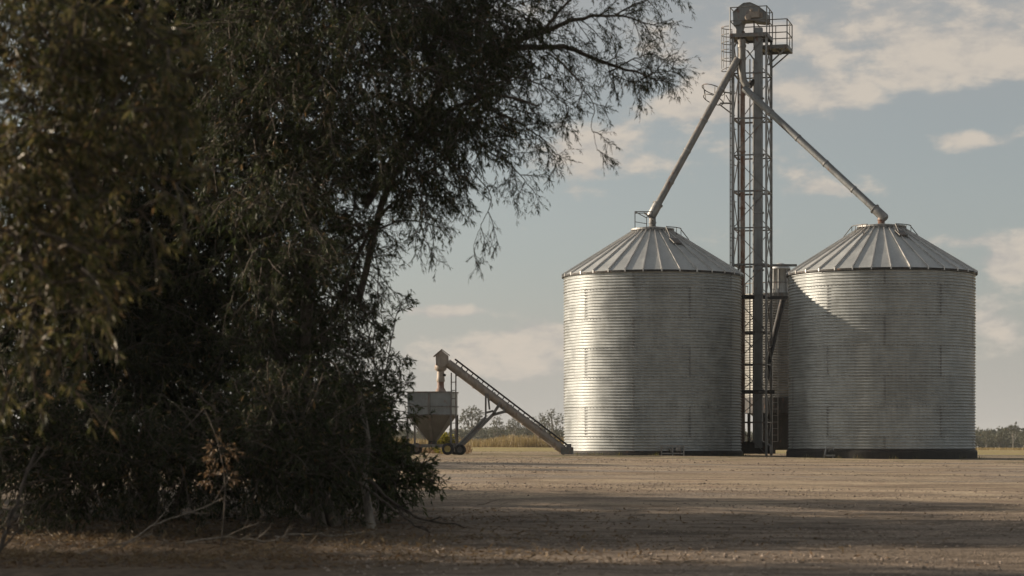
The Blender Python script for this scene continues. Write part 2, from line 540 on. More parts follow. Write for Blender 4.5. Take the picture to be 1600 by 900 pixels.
def corrugated(R, z0, z1, ring0, sheets, off, amp=0.029, seg=168, seed=0, pitch=PITCH, bolts=True):
    """one corrugated wall: wave, sheet seams and bolt rows in one mesh with a per-sheet shade"""
    nz = int((z1 - z0) / pitch * 8) + 1
    zs = np.linspace(z0, z1, nz)
    rs = R + amp * np.sin(2 * np.pi * (zs - z0 - ring0) / pitch)
    th = np.linspace(0, 2 * np.pi, seg, endpoint=False)
    Zg, Tg = np.meshgrid(zs, th, indexing='ij')
    Rg = np.repeat(rs[:, None], seg, 1)
    V = np.stack([Rg * np.cos(Tg), Rg * np.sin(Tg), Zg], -1).reshape(-1, 3)
    I, J = np.meshgrid(np.arange(nz - 1), np.arange(seg), indexing='ij')
    a = (I * seg + J).ravel(); b = (I * seg + (J + 1) % seg).ravel()
    Q = np.stack([a, b, b + seg, a + seg], 1)
    ring_h = pitch * 10
    ring = np.floor((zs[:-1] - z0 - ring0) / ring_h).astype(int)
    ringF = np.repeat(ring[:, None], seg, 1).ravel()
    thF = np.repeat(((th + np.pi / seg) % (2 * np.pi))[None, :], nz - 1, 0).ravel()
    step = 2 * np.pi / sheets
    sh = np.floor((thF - off - (ringF % 2) * step / 2) / step).astype(int)
    rng = np.random.default_rng(seed)
    tbl = 1 + 0.10 * (rng.random((64, 64)) - .5)
    shade = tbl[ringF % 64, sh % 64]
    VV = [V]; QQ = [Q]; SS = [shade]; MI = [np.zeros(len(Q), int)]
    base = len(V)
    if bolts:
        def little(cx, ang, zc, w, h, d):
            nonlocal base
            n = len(ang)
            t = np.stack([-np.sin(ang), np.cos(ang), 0 * ang], 1); o = np.stack([np.cos(ang), np.sin(ang), 0 * ang], 1)
            up = np.array([0, 0, 1.0])
            P = o * cx[:, None]; P[:, 2] = zc
            vs = []
            for s in (-1, 1):
                for q in (-1, 1):
                    vs.append(P + t * s * w / 2 + up * q * h / 2 - o * 0.01)
                    vs.append(P + t * s * w / 2 * .7 + up * q * h / 2 * .7 + o * d)
            vs = np.stack(vs, 1).reshape(-1, 3)
            ids = base + np.arange(n)[:, None] * 8
            fcs = [(1, 5, 7, 3), (0, 4, 5, 1), (2, 3, 7, 6), (0, 1, 3, 2), (4, 6, 7, 5)]
            q = np.concatenate([ids + np.array(f)[None, :] for f in fcs], 0)
            VV.append(vs); QQ.append(q); SS.append(np.ones(len(q))); MI.append(np.ones(len(q), int))
            base += n * 8
        zr = z0 + ring0
        while zr < z0: zr += ring_h
        k0 = int(round((zr - z0 - ring0) / ring_h))
        while zr < z1:
            ang = np.arange(0, 2 * np.pi, 0.13 / R * 1.3)
            little(np.full(len(ang), R + 0.004), ang, np.full(len(ang), zr), 0.035, 0.03, 0.02)
            zr += ring_h
        for r in range(-1, int((z1 - z0) / ring_h) + 2):
            za, zb = z0 + ring0 + r * ring_h, z0 + ring0 + (r + 1) * ring_h
            za, zb = max(za, z0 + .02), min(zb, z1 - .02)
            if zb - za < 0.05: continue
            for s in range(sheets):
                aa = off + (r % 2) * step / 2 + s * step
                zc = np.arange(za + pitch * .1, zb, pitch / 2)
                rad = R + amp * np.sin(2 * np.pi * (zc - z0 - ring0) / pitch)
                for da in (-0.022, 0.022):
                    little(rad + 0.002, np.full(len(zc), aa + da / R), zc, 0.030, 0.030, 0.02)
    me = quad_mesh('wall', np.concatenate(VV), np.concatenate(QQ), True)
    me.polygons.foreach_set('material_index', np.concatenate(MI).astype(np.int32))
    att = me.attributes.new('panel', 'FLOAT_COLOR', 'FACE')
    s = np.concatenate(SS).astype(np.float32)
    att.data.foreach_set('color', np.stack([s, s, s, np.ones_like(s)], 1).ravel())
    return me


def cone_roof(R, z, r_top, rise, n, seed):
    vs = []; fs = []; sh = []
    rng = random.Random(seed)
    for i in range(n):
        a0, a1 = 2 * math.pi * (i - .5) / n - math.pi / 2, 2 * math.pi * (i + .5) / n - math.pi / 2
        b = len(vs)
        for r, zz in ((R, z - 0.07), (R, z), (r_top, z + rise)):
            for a in (a0, a1):
                vs.append((r * math.cos(a), r * math.sin(a), zz))
        fs += [(b, b + 1, b + 3, b + 2), (b + 2, b + 3, b + 5, b + 4)]
        s = 1 + 0.14 * (rng.random() - .5)
        sh += [s, s]
    me = quad_mesh('roof', vs, fs, False)
    att = me.attributes.new('panel', 'FLOAT_COLOR', 'FACE')
    att.data.foreach_set('color', np.array([(s, s, s, 1) for s in sh], np.float32).ravel())
    return me


def arc_rail(mb, rad, a0, a1, z_top, slope, R_eave, z_eave, rise, r_top, n=6, r=0.02):
    pts = [(rad * math.cos(a), rad * math.sin(a), z_top) for a in np.linspace(a0, a1, n)]
    mb.tube(pts, r, 6)
    for p in pts[::2]:
        zr = z_eave + rise * (R_eave - rad) / (R_eave - r_top)
        mb.tube([(p[0], p[1], zr - 0.02), p], r * .8, 6)
    q = [(p[0] * 1.28, p[1] * 1.28, z_top - 0.42) for p in (pts[0], pts[-1])]
    for p, e in zip((pts[0], pts[-1]), q):
        mb.tube([p, e], r, 6)
        rr = math.hypot(e[0], e[1]); zr = z_eave + rise * (R_eave - rr) / (R_eave - r_top)
        mb.tube([e, (e[0], e[1], zr - 0.02)], r, 6)


def make_silo(label, px, Y, D, y_wall, y_eave, z_ground, collar_r, rise, seam_off, seed, left):
    X = (px - 800) / F * Y
    R = D / 2
    rot = -math.atan2(X, Y)
    t = thing('grain_silo', label, 'silo', (X, Y, z_ground), rot, 'corrugated grain silos')
    zb = (HY - y_wall) / F * Y - z_ground
    ze = (HY - y_eave) / F * Y - z_ground
    ring0 = 0.60 if left else 0.52
    new_obj('wall', corrugated(R, zb, ze, ring0, 5, seam_off, seed=seed), [M['wall'], M['seam']], t)
    # concrete ring the wall stands on
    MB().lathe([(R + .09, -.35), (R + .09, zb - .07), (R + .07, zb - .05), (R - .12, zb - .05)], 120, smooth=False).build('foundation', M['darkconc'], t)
    MB().lathe([(R - .02, zb - .049), (R + .075, zb - .049), (R + .075, zb - .012), (R + .03, zb - .004), (R + .03, zb + .03)], 120, smooth=False).build('base_angle', M['dark'], t)
    Re = R + 0.085
    nrib = 32
    new_obj('roof', cone_roof(Re, ze + .02, collar_r, rise, nrib, seed), M['roof'], t)
    ribs = MB()
    for i in range(nrib):
        a = 2 * math.pi * (i - .5) / nrib - math.pi / 2
        p0 = Vector(((Re + .01) * math.cos(a), (Re + .01) * math.sin(a), ze + .045)); p1 = Vector((collar_r * math.cos(a), collar_r * math.sin(a), ze + rise + .045))
        ribs.bar(p0, p1, 0.035, 0.075)
        ribs.box((Re * math.cos(a), Re * math.sin(a), ze + .0), (.05, .05, .12), Matrix.Rotation(a, 3, 'Z'))
    ribs.build('roof_ribs', M['rib'], t)
    MB().lathe([(Re + .012, ze - .06), (Re + .012, ze + .012), (Re - .02, ze + .012)], 120, smooth=False).build('eave_trim', M['dark'], t)
    zc = ze + rise
    MB().lathe([(collar_r + .05, zc - .02), (collar_r + .05, zc + .05), (collar_r + .10, zc + .055), (collar_r + .10, zc + .12), (.35, zc + .20), (.16, zc + .22)], 40, smooth=False).build('roof_cap', M['galv'], t)
    # filler pipe on the cap
    ztop = zc + (0.66 if left else 0.50)
    p = MB(); p.tube([(0, 0, zc + .15), (0, 0, zc + .2), (0, 0, zc + .2001), (0, 0, ztop)], [.20, .20, .14, .14], 16)
    p.tube([(0, 0, zc + .36), (0, 0, zc + .40)], .165, 16)
    p.build('filler_pipe', M['rusty'] if not left else M['pipe'], t)
    for a0, a1 in ((-62, 8), (188, 242))[:1 if left else 2]:
        rl = MB(); arc_rail(rl, 1.18, R_(a0), R_(a1), zc + .12, 0, Re, ze, rise, collar_r)
        rl.build('roof_handrail', M['steel'], t)
    if left:
        g = MB()
        x0, x1, y0, y1, za, zb2 = -.72, -.24, -.45, .2, zc + .1, zc + .80
        for x in (x0, x1):
            for y in (y0, y1):
                g.bar((x, y, za - .12), (x, y, zb2 if x == x0 else zb2 - .22), .03)
        g.bar((x0, y0, zb2), (.0, y0 + .1, zb2), .035); g.bar((x0, y1, zb2), (-.05, y1, zb2), .03)
        g.bar((x0, y0, zb2), (x0, y1, zb2), .03); g.bar((x0, y0, zb2), (x1, y1, zb2 - .2), .025)
        g.bar((x0, y0, zb2 - .42), (x1, y0, zb2 - .5), .025)
        g.bar((x1, y0, zb2 - .22), (-.08, y0, zb2 - .24), .03)
        g.build('hatch_guard', M['steel'], t)
        lid = MB(); lid.box((-.15, -.3, zc + .62), (.5, .35, .03), Matrix.Rotation(R_(35), 3, 'Y')); lid.build('hatch_lid', M['steel'], t)
    # roof hatch further down the slope
    a = R_(-58); rr = 1.75 if left else 1.45
    zz = ze + rise * (Re - rr) / (Re - collar_r)
    h = MB(); h.box((0, 0, 0), (.38, .34, .08)); h.box((0, 0, .055), (.42, .38, .03))
    o = h.build('roof_hatch', M['steel'], t); o.location = (rr * math.cos(a), rr * math.sin(a), zz + .05)
    o.rotation_euler = (0, math.atan2(rise, Re - collar_r), a)
    return t, X, R, ze, zc, ztop


LZ = G(5.8, 92.0)
RZ = G(14.5, 89.3)
YL, DL = 95.2, 7.30
YR, DR = 92.7, 7.415
siloL = make_silo('grain silo nearer the conveyor, sunlit down its whole left side', 1019.5, YL, DL, 705.0, 432.0, LZ, 0.80, 1.84, R_(-90 - 48), 3, True)
siloR = make_silo('grain silo right of the elevator tower, mostly in shade with a slanting shadow', 1377.0, YR, DR, 703.0, 429.0, RZ, 0.88, 1.82, R_(-90 - 34), 11, False)


def outlet_frame(label, px, Y, wide, kind):
    """steel cradle with the unloading gear, standing against a silo's foot"""
    X = (px - 800) / F * Y
    z = G(X, Y)
    t = thing('unloading_frame', label, 'unloader', (X, Y, z), -math.atan2(X, Y), 'unloading frames at the silo feet')
    f = MB(); w = wide / 2; h = .42
    if kind == 0:
        for x in (-w, 0, w):
            f.bar((x, 0, 0), (x, 0, h), .05); f.bar((x, .35, 0), (x, .35, h), .04)
            f.bar((x, 0, h - .02), (x, .35, h - .02), .04)
        f.bar((-w, 0, .09), (w, 0, .09), .05); f.bar((-w, 0, h - .025), (w, 0, h - .025), .045)
    else:
        for x in (-w, -.1, w):
            f.bar((x * 1.12, -.05, 0), (x * .92, .05, h), .045)
            f.bar((x * 1.0, .38, 0), (x * .92, .3, h), .04)
        f.bar((-w * 1.15, -.05, .10), (w * 1.05, -.05, .10), .07); f.bar((-w * .92, .05, h), (w * .92, .05, h), .04)
        f.tube([(w * .92, .05, h), (w * 1.18, .03, h * .72), (w * .98, .0, .05)], .025, 6)
    f.build('frame', M['galv'], t)
    g = MB()
    if kind == 0:
        g.box((.22, .12, .27), (.2, .2, .16)); g.tube([(-.02, .12, .15), (-.13, .12, .29)], .05, 10); g.tube([(.12, .12, .2), (.36, .12, .2)], .045, 10)
    else:
        g.tube([(-.02, .12, .26), (.18, .12, .26)], .085, 12); g.box((-.22, .14, .28), (.12, .16, .12)); g.tube([(-.05, .1, .42), (-.05, .1, .22)], .03, 8)
    g.build('gearbox', M['galv'], t)
    return t


outlet_frame('small two-bay steel frame at the foot of the sunlit silo', 1051, 91.35, .88, 0)
outlet_frame('small splayed steel frame with a motor at the foot of the shaded silo', 1306, 89.75, .80, 1)


# ---- the smaller raised silo behind
def back_silo():
    px, Y = 1222, 108.0
    X = (px - 800) / F * Y
    z = G(X, Y); s = F / Y
    t = thing('hopper_silo', 'small corrugated silo on legs, half hidden behind the elevator tower', 'silo', (X, Y, z), -math.atan2(X, Y))
    Z = lambda py: (HY - py) / s - z
    R = 1.88
    new_obj('wall', corrugated(R, Z(622), Z(468), 0.2, 5, 0.3, seed=5, seg=96, amp=.024), [M['wall_shaded'], M['seam']], t)
    MB().lathe([(R + .06, Z(468)), (R + .06, Z(461)), (.02, Z(460))], 64, smooth=False).build('deck', M['steel'], t)
    MB().lathe([(R + .04, Z(646)), (R + .04, Z(622)), (R - .02, Z(622))], 64, smooth=False).build('skirt', M['dark'], t)
    MB().lathe([(R - .02, Z(636)), (.25, Z(683)), (.25, Z(690))], 48).build('hopper_cone', M['dark'], t)
    for i in range(8):
        a = 2 * math.pi * i / 8 + .2
        MB().bar(((R) * math.cos(a), (R) * math.sin(a), -.1), ((R) * math.cos(a), (R) * math.sin(a), Z(636)), .13).build('leg', M['dark'], t)
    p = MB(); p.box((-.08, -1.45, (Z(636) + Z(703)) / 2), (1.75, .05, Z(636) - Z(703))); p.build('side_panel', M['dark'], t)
    # dust drum standing on the deck
    d = MB(); c = (-.08, -1.1, 0)
    d.lathe([(.42, Z(461)), (.42, Z(424)), (.46, Z(424)), (.46, Z(421)), (.30, Z(417)), (.12, Z(414)), (.02, Z(414))], 24, c)
    d.build('dust_drum', M['pale'], t)
    for a in (-2.3, -1.75, -.9, -.3):
        q = MB(); q.tube([(c[0] + .46 * math.cos(a), c[1] + .46 * math.sin(a), Z(461)), (c[0] + .46 * math.cos(a), c[1] + .46 * math.sin(a), Z(424))], .03, 8)
        q.build('drum_stay', M['galv'], t)
    r = MB()
    pts = [((R) * math.cos(a), (R) * math.sin(a), Z(445)) for a in np.linspace(R_(150), R_(390), 14)]
    r.tube(pts, .025, 6)
    for p_ in pts: r.tube([p_, (p_[0], p_[1], Z(461))], .018, 6)
    r.build('deck_rail', M['steel'], t)
    l = MB(); lx = -.35
    for dx in (-.16, .16):
        l.bar((lx + dx, -R - .12, Z(690)), (lx + dx, -R - .12, Z(455)), .035)
    zz = Z(690)
    while zz < Z(456):
        l.bar((lx - .16, -R - .12, zz), (lx + .16, -R - .12, zz), .022); zz += .3
    l.build('ladder', M['galv'], t)


back_silo()


# ------------------------------------------------------------------ bucket elevator in its lattice tower
def tower():
    px, Y = 1175.5, 97.3
    X = (px - 800) / F * Y
    s = F / Y
    z = G(X, Y)
    Z = lambda py: (HY - py) / s - z
    rot = R_(-15)
    t = thing('elevator_tower', 'tall lattice bucket elevator tower with railed platforms between the silos', 'grain elevator', (X, Y, z), rot)
    c, sn = math.cos(-rot), math.sin(-rot)

    def loc(px_, py_, dy=0.0):
        """pixel in the plane of the tower -> tower's own coordinates"""
        dx = (px_ - px) / s
        return Vector((dx * c - dy * sn, dx * sn + dy * c, Z(py_)))
    h = .70
    top = Z(60)
    for a, b in ((-1, -1), (1, -1), (1, 1), (-1, 1)):
        MB().bar((a * h, b * h, -.05), (a * h, b * h, top), .10 if a * b > 0 else .085).build('post', M['galv'], t)
    levels = [Z(y) for y in (118, 188, 245, 301, 358, 415, 463, 520, 570, 613, 660)]
    corners = [(-h, -h), (h, -h), (h, h), (-h, h)]
    for i, zz in enumerate(levels):
        m = MB()
        w = .07 if i % 2 else .055
        for q in range(4):
            p0, p1 = corners[q], corners[(q + 1) % 4]
            m.bar((*p0, zz), (*p1, zz), w)
        m.build('ring_beam', M['steel'], t)
    lv = [top] + levels + [0.05]
    for q in range(4):
        m = MB()
        p0, p1 = Vector((*corners[q], 0)), Vector((*corners[(q + 1) % 4], 0))
        nrm = Vector((p0.y - p1.y, p1.x - p0.x, 0)).normalized() * -.012
        for i in range(len(lv) - 1):
            za, zb = lv[i], lv[i + 1]
            a_, b_ = (p0, p1) if (i % 2 or q == 1) else (p1, p0)
            m.bar(a_ + Vector((0, 0, za)) + nrm, b_ + Vector((0, 0, zb)) + nrm, .035, .03)
            if q == 1:
                m.bar(p1 + Vector((0, 0, za)) - nrm, p0 + Vector((0, 0, zb)) - nrm, .035, .03)
        m.build('cross_bracing', M['steel'], t)
    # the casings the bucket belt runs in
    cx, cy = .36, -.55
    m = MB(); m.box((cx, cy, (Z(48) + Z(700)) / 2), (.31, .28, Z(48) - Z(700)))
    zz = Z(690)
    while zz < Z(90):
        m.box((cx, cy, zz), (.42, .36, .05)); zz += 2.4
    m.build('down_casing', M['casing'], t)
    m = MB(); m.box((-.42, .05, (Z(48) + Z(700)) / 2), (.17, .24, Z(48) - Z(700)))
    zz = Z(680)
    while zz < Z(90):
        m.box((-.42, .05, zz), (.22, .29, .05)); zz += 2.4
    m.build('up_casing', M['rusty'], t)
    # bent discharge pipe towards the right spout
    m = MB()
    a = loc(1157, 66, -.62); b = loc(1157.5, 118, -.62); e = loc(1166, 141, -.62)
    m.tube([a, loc(1157, 72, -.62), b, loc(1159.5, 130, -.62), e], [.19, .15, .15, .15, .15], 14)
    m.tube([loc(1157, 74, -.62), loc(1157, 78, -.62)], .18, 14); m.tube([loc(1157.3, 94, -.62), loc(1157.3, 97, -.62)], .175, 14)
    m.build('discharge_pipe', M['pipe'], t)
    m = MB(); m.tube([loc(1170, 136, -.1), loc(1175, 128, -.1)], .13, 12); m.tube([loc(1173, 131, -.1), loc(1178, 126, -.05)], .09, 10); m.build('drive_motor', M['dark'], t)
    # conduits running up the inside
    for x, r, mm in ((-.16, .028, 'dark'), (.0, .04, 'galv'), (.07, .02, 'dark')):
        MB().tube([(x, .35, .1), (x, .35, Z(90))], r, 8).build('conduit', M[mm], t)
    MB().tube([(.13, .6, .1), (.13, .6, Z(105))], .018, 6).build('conduit', M['steel'], t)
    # rounded head housing
    head = [(1148, 41), (1147.5, 22), (1152, 17), (1157, 12.5), (1164.5, 7.5), (1174.5, 7), (1186, 12.5), (1193, 18), (1200, 24), (1200.5, 36), (1198, 38), (1184, 36), (1178, 34), (1163, 34), (1159, 40)]
    poly = [((x - px) / s, Z(y)) for x, y in head]
    m = MB(); m.prism(poly, -.42, .42); m.build('head_housing', M['casing'], t)
    rim = [((x - px) / s, Z(y)) for x, y in head[1:10]]
    for yy in (-.43, .43):
        m = MB()
        for p0, p1 in zip(rim[:-1], rim[1:]):
            m.bar((p0[0], yy, p0[1]), (p1[0], yy, p1[1]), .05, .04)
        m.build('head_flange', M['steel'], t)
    m = MB(); m.tube([loc(1167, 30, -.62), loc(1167, 30, -.40)], .13, 16); m.box((loc(1176, 27, -.55)), (.42, .22, .24)); m.box(loc(1187, 27, -.5), (.16, .18, .2)); m.box(loc(1183, 24.5, -.6), (.05, .05, .36))
    m.tube([loc(1172, 19, -.58), loc(1172, 19, -.40)], .06, 10)
    m.build('head_drive', M['tan'], t)
    m = MB(); m.prism([((x - px) / s, Z(y)) for x, y in ((1149, 38), (1162, 38), (1160, 47), (1152, 47))], -.3, .3); m.box(loc(1156, 53, 0), (.20, .36, .36)); m.build('head_chute', M['casing'], t)
    m = MB(); m.box(loc(1160.5, 9.5, -.1), (.10, .2, .10)); m.build('head_vent', M['dark'], t)

    # railed platforms
    def deck(x0, x1, y0, y1, zf, name_rail_h, thick=.16):
        m = MB()
        m.box(((x0 + x1) / 2, (y0 + y1) / 2, zf - .02), (x1 - x0 - .04, y1 - y0 - .04, .03))
        for p0, p1 in (((x0, y0), (x1, y0)), ((x1, y0), (x1, y1)), ((x1, y1), (x0, y1)), ((x0, y1), (x0, y0))):
            m.bar((*p0, zf - thick / 2 + .035), (*p1, zf - thick / 2 + .035), .05, thick)
        for q in (.33, .66):
            xx = x0 + (x1 - x0) * q
            m.bar((xx, y0, zf - .11), (xx, y1, zf - .11), .05, .1)
        o = m.build('platform', M['steel'], t)
        r = MB()
        pts = [(x0, y0), (x1, y0), (x1, y1), (x0, y1)]
        for i in range(4):
            p0, p1 = pts[i], pts[(i + 1) % 4]
            for f in (.5, 1.0):
                r.tube([(*p0, zf + name_rail_h * f), (*p1, zf + name_rail_h * f)], .022, 6)
            r.tube([(*p0, zf), (*p0, zf + name_rail_h)], .026, 6)
            mid = ((p0[0] + p1[0]) / 2, (p0[1] + p1[1]) / 2)
            if i in (1, 2):
                r.tube([(*mid, zf), (*mid, zf + name_rail_h)], .02, 6)
        r.build('railing', M['steel'], o)
        return o
    deck(-.80, .74, -.86, .74, Z(58), 1.13)
    deck(.10, 1.50, -.20, 1.30, Z(74), 1.10)
    for p0, p1 in (((h, h, Z(104)), (1.45, .9, Z(79))), ((h, -.2, Z(104)), (1.45, -.15, Z(78))), ((.3, -h, Z(104)), (-.1, -h, Z(83))), ((-h, -h, Z(80)), (-.45, -h, Z(62)))):
        MB().bar(p0, p1, .06).build('platform_brace', M['steel'], t)
    # ladder with safety hoops on the sunny side
    lx = -h - .20
    m = MB()
    for yy in (-.25, .17):
        m.bar((lx, yy, .2), (lx, yy, Z(45)), .04)
    zz = .4
    while zz < Z(62):
        m.bar((lx, -.25, zz), (lx, .17, zz), .022); zz += .31
    zz = 1.5
    while zz < Z(70):
        m.bar((lx, -.25, zz), (-h, -.25, zz), .03); m.bar((lx, .17, zz), (-h, .17, zz), .03); zz += 1.54
    lad = m.build('ladder', M['steel'], t)
    m = MB()
    hz = [Z(y) for y in (106, 92, 78, 66, 54, 42)]
    for i, zz in enumerate(hz):
        pts = [(lx - .38 * math.sin(a) - .02, -.04 - .42 * math.cos(a), zz - (.10 * math.sin(a) if i == 0 else 0)) for a in np.linspace(0.0, math.pi, 10)]
        m.tube(pts, .018, 6)
    for a in (R_(40), R_(90), R_(140)):
        m.tube([(lx - .38 * math.sin(a) - .02, -.04 - .42 * math.cos(a), zz) for zz in (hz[0], hz[-1])], .016, 6)
    m.build('ladder_cage', M['steel'], lad)
    # work ring round the left spout
    m = MB()
    rc = loc(1114, 145, -.2)
    for dz, rr in ((.1, .48), (-.32, .42)):
        m.tube([rc + Vector((rr * math.cos(a), rr * .9 * math.sin(a), dz + .2 * math.cos(a + 2.3))) for a in np.linspace(0, 2 * math.pi, 17)], .022, 6)
    for a in (.2, 1.4, 2.6, 3.8, 5.0):
        m.tube([rc + Vector((.48 * math.cos(a), .43 * math.sin(a), .1 + .2 * math.cos(a + 2.3))), rc + Vector((.42 * math.cos(a), .38 * math.sin(a), -.32 + .2 * math.cos(a + 2.3)))], .018, 6)
    m.bar(loc(1124, 145, -.35), loc(1147, 148, -.3), .05); m.bar(loc(1124, 163, -.3), loc(1147, 163, -.3), .06); m.bar(loc(1122, 164, -.3), loc(1147, 183, -.3), .05)
    m.bar(loc(1133, 150, -.3), loc(1146, 172, -.3), .035)
    m.build('spout_work_ring', M['steel'], t)
    # walkway beam over to the right silo's eave
    MB().bar(loc(1204, 414, .2), loc(1246, 414, .2), .07, .10).build('walkway_beam', M['steel'], t); MB().bar(loc(1150, 414, -.5), loc(1203, 414, .2), .06).build('walkway_beam', M['steel'], t)
    # boot and the dark inclined chute that feeds it
    m = MB(); m.prism([((x - px) / s, Z(y)) for x, y in ((1156, 709), (1156, 697), (1166, 690), (1196, 690), (1206, 697), (1206, 709))], -.55, .35); m.build('boot', M['dark'], t)
    m = MB(); m.tube([loc(1229, 464, 1.2), loc(1203, 560, .4), loc(1199, 590, .0)], .13, 12); m.build('feed_chute', M['dark'], t)
    MB().bar(loc(1156, 613, -.8), loc(1207, 613, -.7), .12, .16).build('cross_beam', M['dark'], t); MB().bar(loc(1157, 466, -.7), loc(1232, 464, .6), .12, .14).build('cross_beam', M['dark'], t)


tower()


def spout(label, pts, r, hood, m):
    b = Vector(pts[-1])
    t = thing('grain_spout', label, 'spout', b, 0.0, 'grain spouts')
    loc = [Vector(p) - b for p in pts]
    MB().tube(loc, r, 18).build('pipe', m, t)
    n = 5
    a, e = loc[0], loc[-1]
    for i in range(1, n):
        p = a.lerp(e, i / n); d = (e - a).normalized()
        MB().tube([p - d * .04, p + d * .03], r + .018, 18).build('flange', M['galv'], t)
    d = (loc[-1] - loc[0]).normalized()
    h = MB()
    h.tube([loc[-1] - d * .42, loc[-1] + d * .16, loc[-1] + d * .22], [r * 1.3, r * 1.3, r * .95], 14)
    h.tube([loc[-1] - d * .46, loc[-1] - d * .41], r * 1.5, 14)
    h.build('end_hood', M['galv'], t)
    return t


xl, zl = siloL[1], LZ + siloL[5]
xr, zr = siloR[1], RZ + siloR[5]
spout('grain pipe slanting steeply from the tower to the left silo', [at(1152.5, 92, 96.6), (xl + .02, YL, zl + .12)], .15, 0, M['pipe'])
spout('grain pipe slanting gently from the tower to the right silo', [at(1163, 138, 96.45), (xr + .03, YR, zr + .05)], .145, 0, M['casing'])


# ------------------------------------------------------------------ conveyor and hopper
def wheel(parent, c, r, w, rim='rim', rot=0.0):
    o = bpy.data.objects.new('wheel', None); C.objects.link(o); o.parent = parent; o.location = c
    o.rotation_euler = (R_(90), 0, rot)
    MB().lathe([(r * .55, -w / 2), (r * .9, -w / 2), (r, -w / 3), (r, w / 3), (r * .9, w / 2), (r * .55, w / 2)], 28).build('tyre', M['rubber'], o)
    m = MB(); m.lathe([(.02, .0), (r * .25, .02), (r * .4, -.02), (r * .56, w / 2 - .01), (r * .56, -w / 2 + .01), (r * .3, -w / 4), (.02, -w / 4)], 24); m.build('rim', M[rim], o)
    return o


def hopper():
    px, Y = 676.0, 91.0
    s = F / Y; X = (px - 800) / s; z = G(X, Y)
    t = thing('hopper_bin', 'square grey steel hopper on a wheeled frame under the conveyor head', 'hopper', (X, Y, z), R_(-8))
    H = lambda py: (711 - py) / s
    w, d = .86, .78
    zt, zm, zc = H(613), H(649), H(689)
    m = MB()
    e = .012
    for sx_, sy_, lx_, ly_ in ((0, -1, 2 * w, .02), (0, 1, 2 * w, .02), (-1, 0, .02, 2 * d - .04), (1, 0, .02, 2 * d - .04)):
        m.box((sx_ * w, sy_ * d, (zt + zm) / 2), (lx_ if sx_ == 0 else .02, ly_ if sx_ != 0 else .02, zt - zm))
    m.build('bin_wall', M['hop'], t)
    m = MB()
    vs = [(-w, -d, zm), (w, -d, zm), (w, d, zm), (-w, d, zm), (-.17, -.17, zc), (.17, -.17, zc), (.17, .17, zc), (-.17, .17, zc)]
    m.add(vs, [(0, 1, 5, 4), (1, 2, 6, 5), (2, 3, 7, 6), (3, 0, 4, 7)])
    m.build('hopper_cone', M['hopcone'], t)
    m = MB()
    for zz, tt in ((zt - .02, .05), (H(636), .045), (zm, .04)):
        for p0, p1 in (((-w, -d), (w, -d)), ((w, -d), (w, d)), ((w, d), (-w, d)), ((-w, d), (-w, -d))):
            a = Vector((*p0, zz)); b_ = Vector((*p1, zz)); o_ = Vector(((p0[0] + p1[0]) / 2, (p0[1] + p1[1]) / 2, 0)).normalized() * .03
            m.bar(a + o_, b_ + o_, .045, tt)
    m.bar((0, -d - .03, zm), (0, -d - .03, zt), .09, .05, (0, 1, 0)); m.bar((0, -d - .02, zm), (0, -.2, zc), .10, .04)
    m.build('stiffener', M['steel'], t)
    MB().box((0, 0, (zc + H(696)) / 2), (.3, .3, zc - H(696) + .02)).build('outlet', M['dark'], t)
    for a in (-1, 1):
        for b_ in (-1, 1):
            MB().bar((a * (w - .0), b_ * d, H(697)), (a * (w - .0), b_ * d, zm), .07).build('leg', M['steel'], t)
    m = MB()
    for b_ in (-1, 1):
        m.bar((-w - .15, b_ * d, H(697)), (w + .15, b_ * d, H(697)), .09, .13)
        m.bar((-w, b_ * d, zm - .05), (-.25, b_ * .25, zc + .05), .04)
    for x in (-w, 0, w):
        m.bar((x, -d, H(697)), (x, d, H(697)), .08, .1)
    m.build('chassis', M['steel'], t)
    wheel(t, (-.82, -d - .12, .23), .235, .17); wheel(t, (.76, -d - .12, .23), .235, .17)
    wheel(t, (-.82, d + .12, .23), .235, .17, 'steel'); wheel(t, (.76, d + .12, .23), .235, .17, 'steel')
    m = MB(); lx = w + .07
    for xx in (w + .03, w + .21):
        m.bar((xx, -d - .07, .38), (xx, -d - .07, H(584)), .045)
    zz = .6
    while zz < H(586):
        m.bar((w + .03, -d - .07, zz), (w + .21, -d - .07, zz), .03); zz += .32
    for zz in (zt - .1, zm):
        m.bar((w + .03, -d - .07, zz), (w - .05, -d, zz), .04)
    m.build('ladder', M['steel'], t)


hopper()


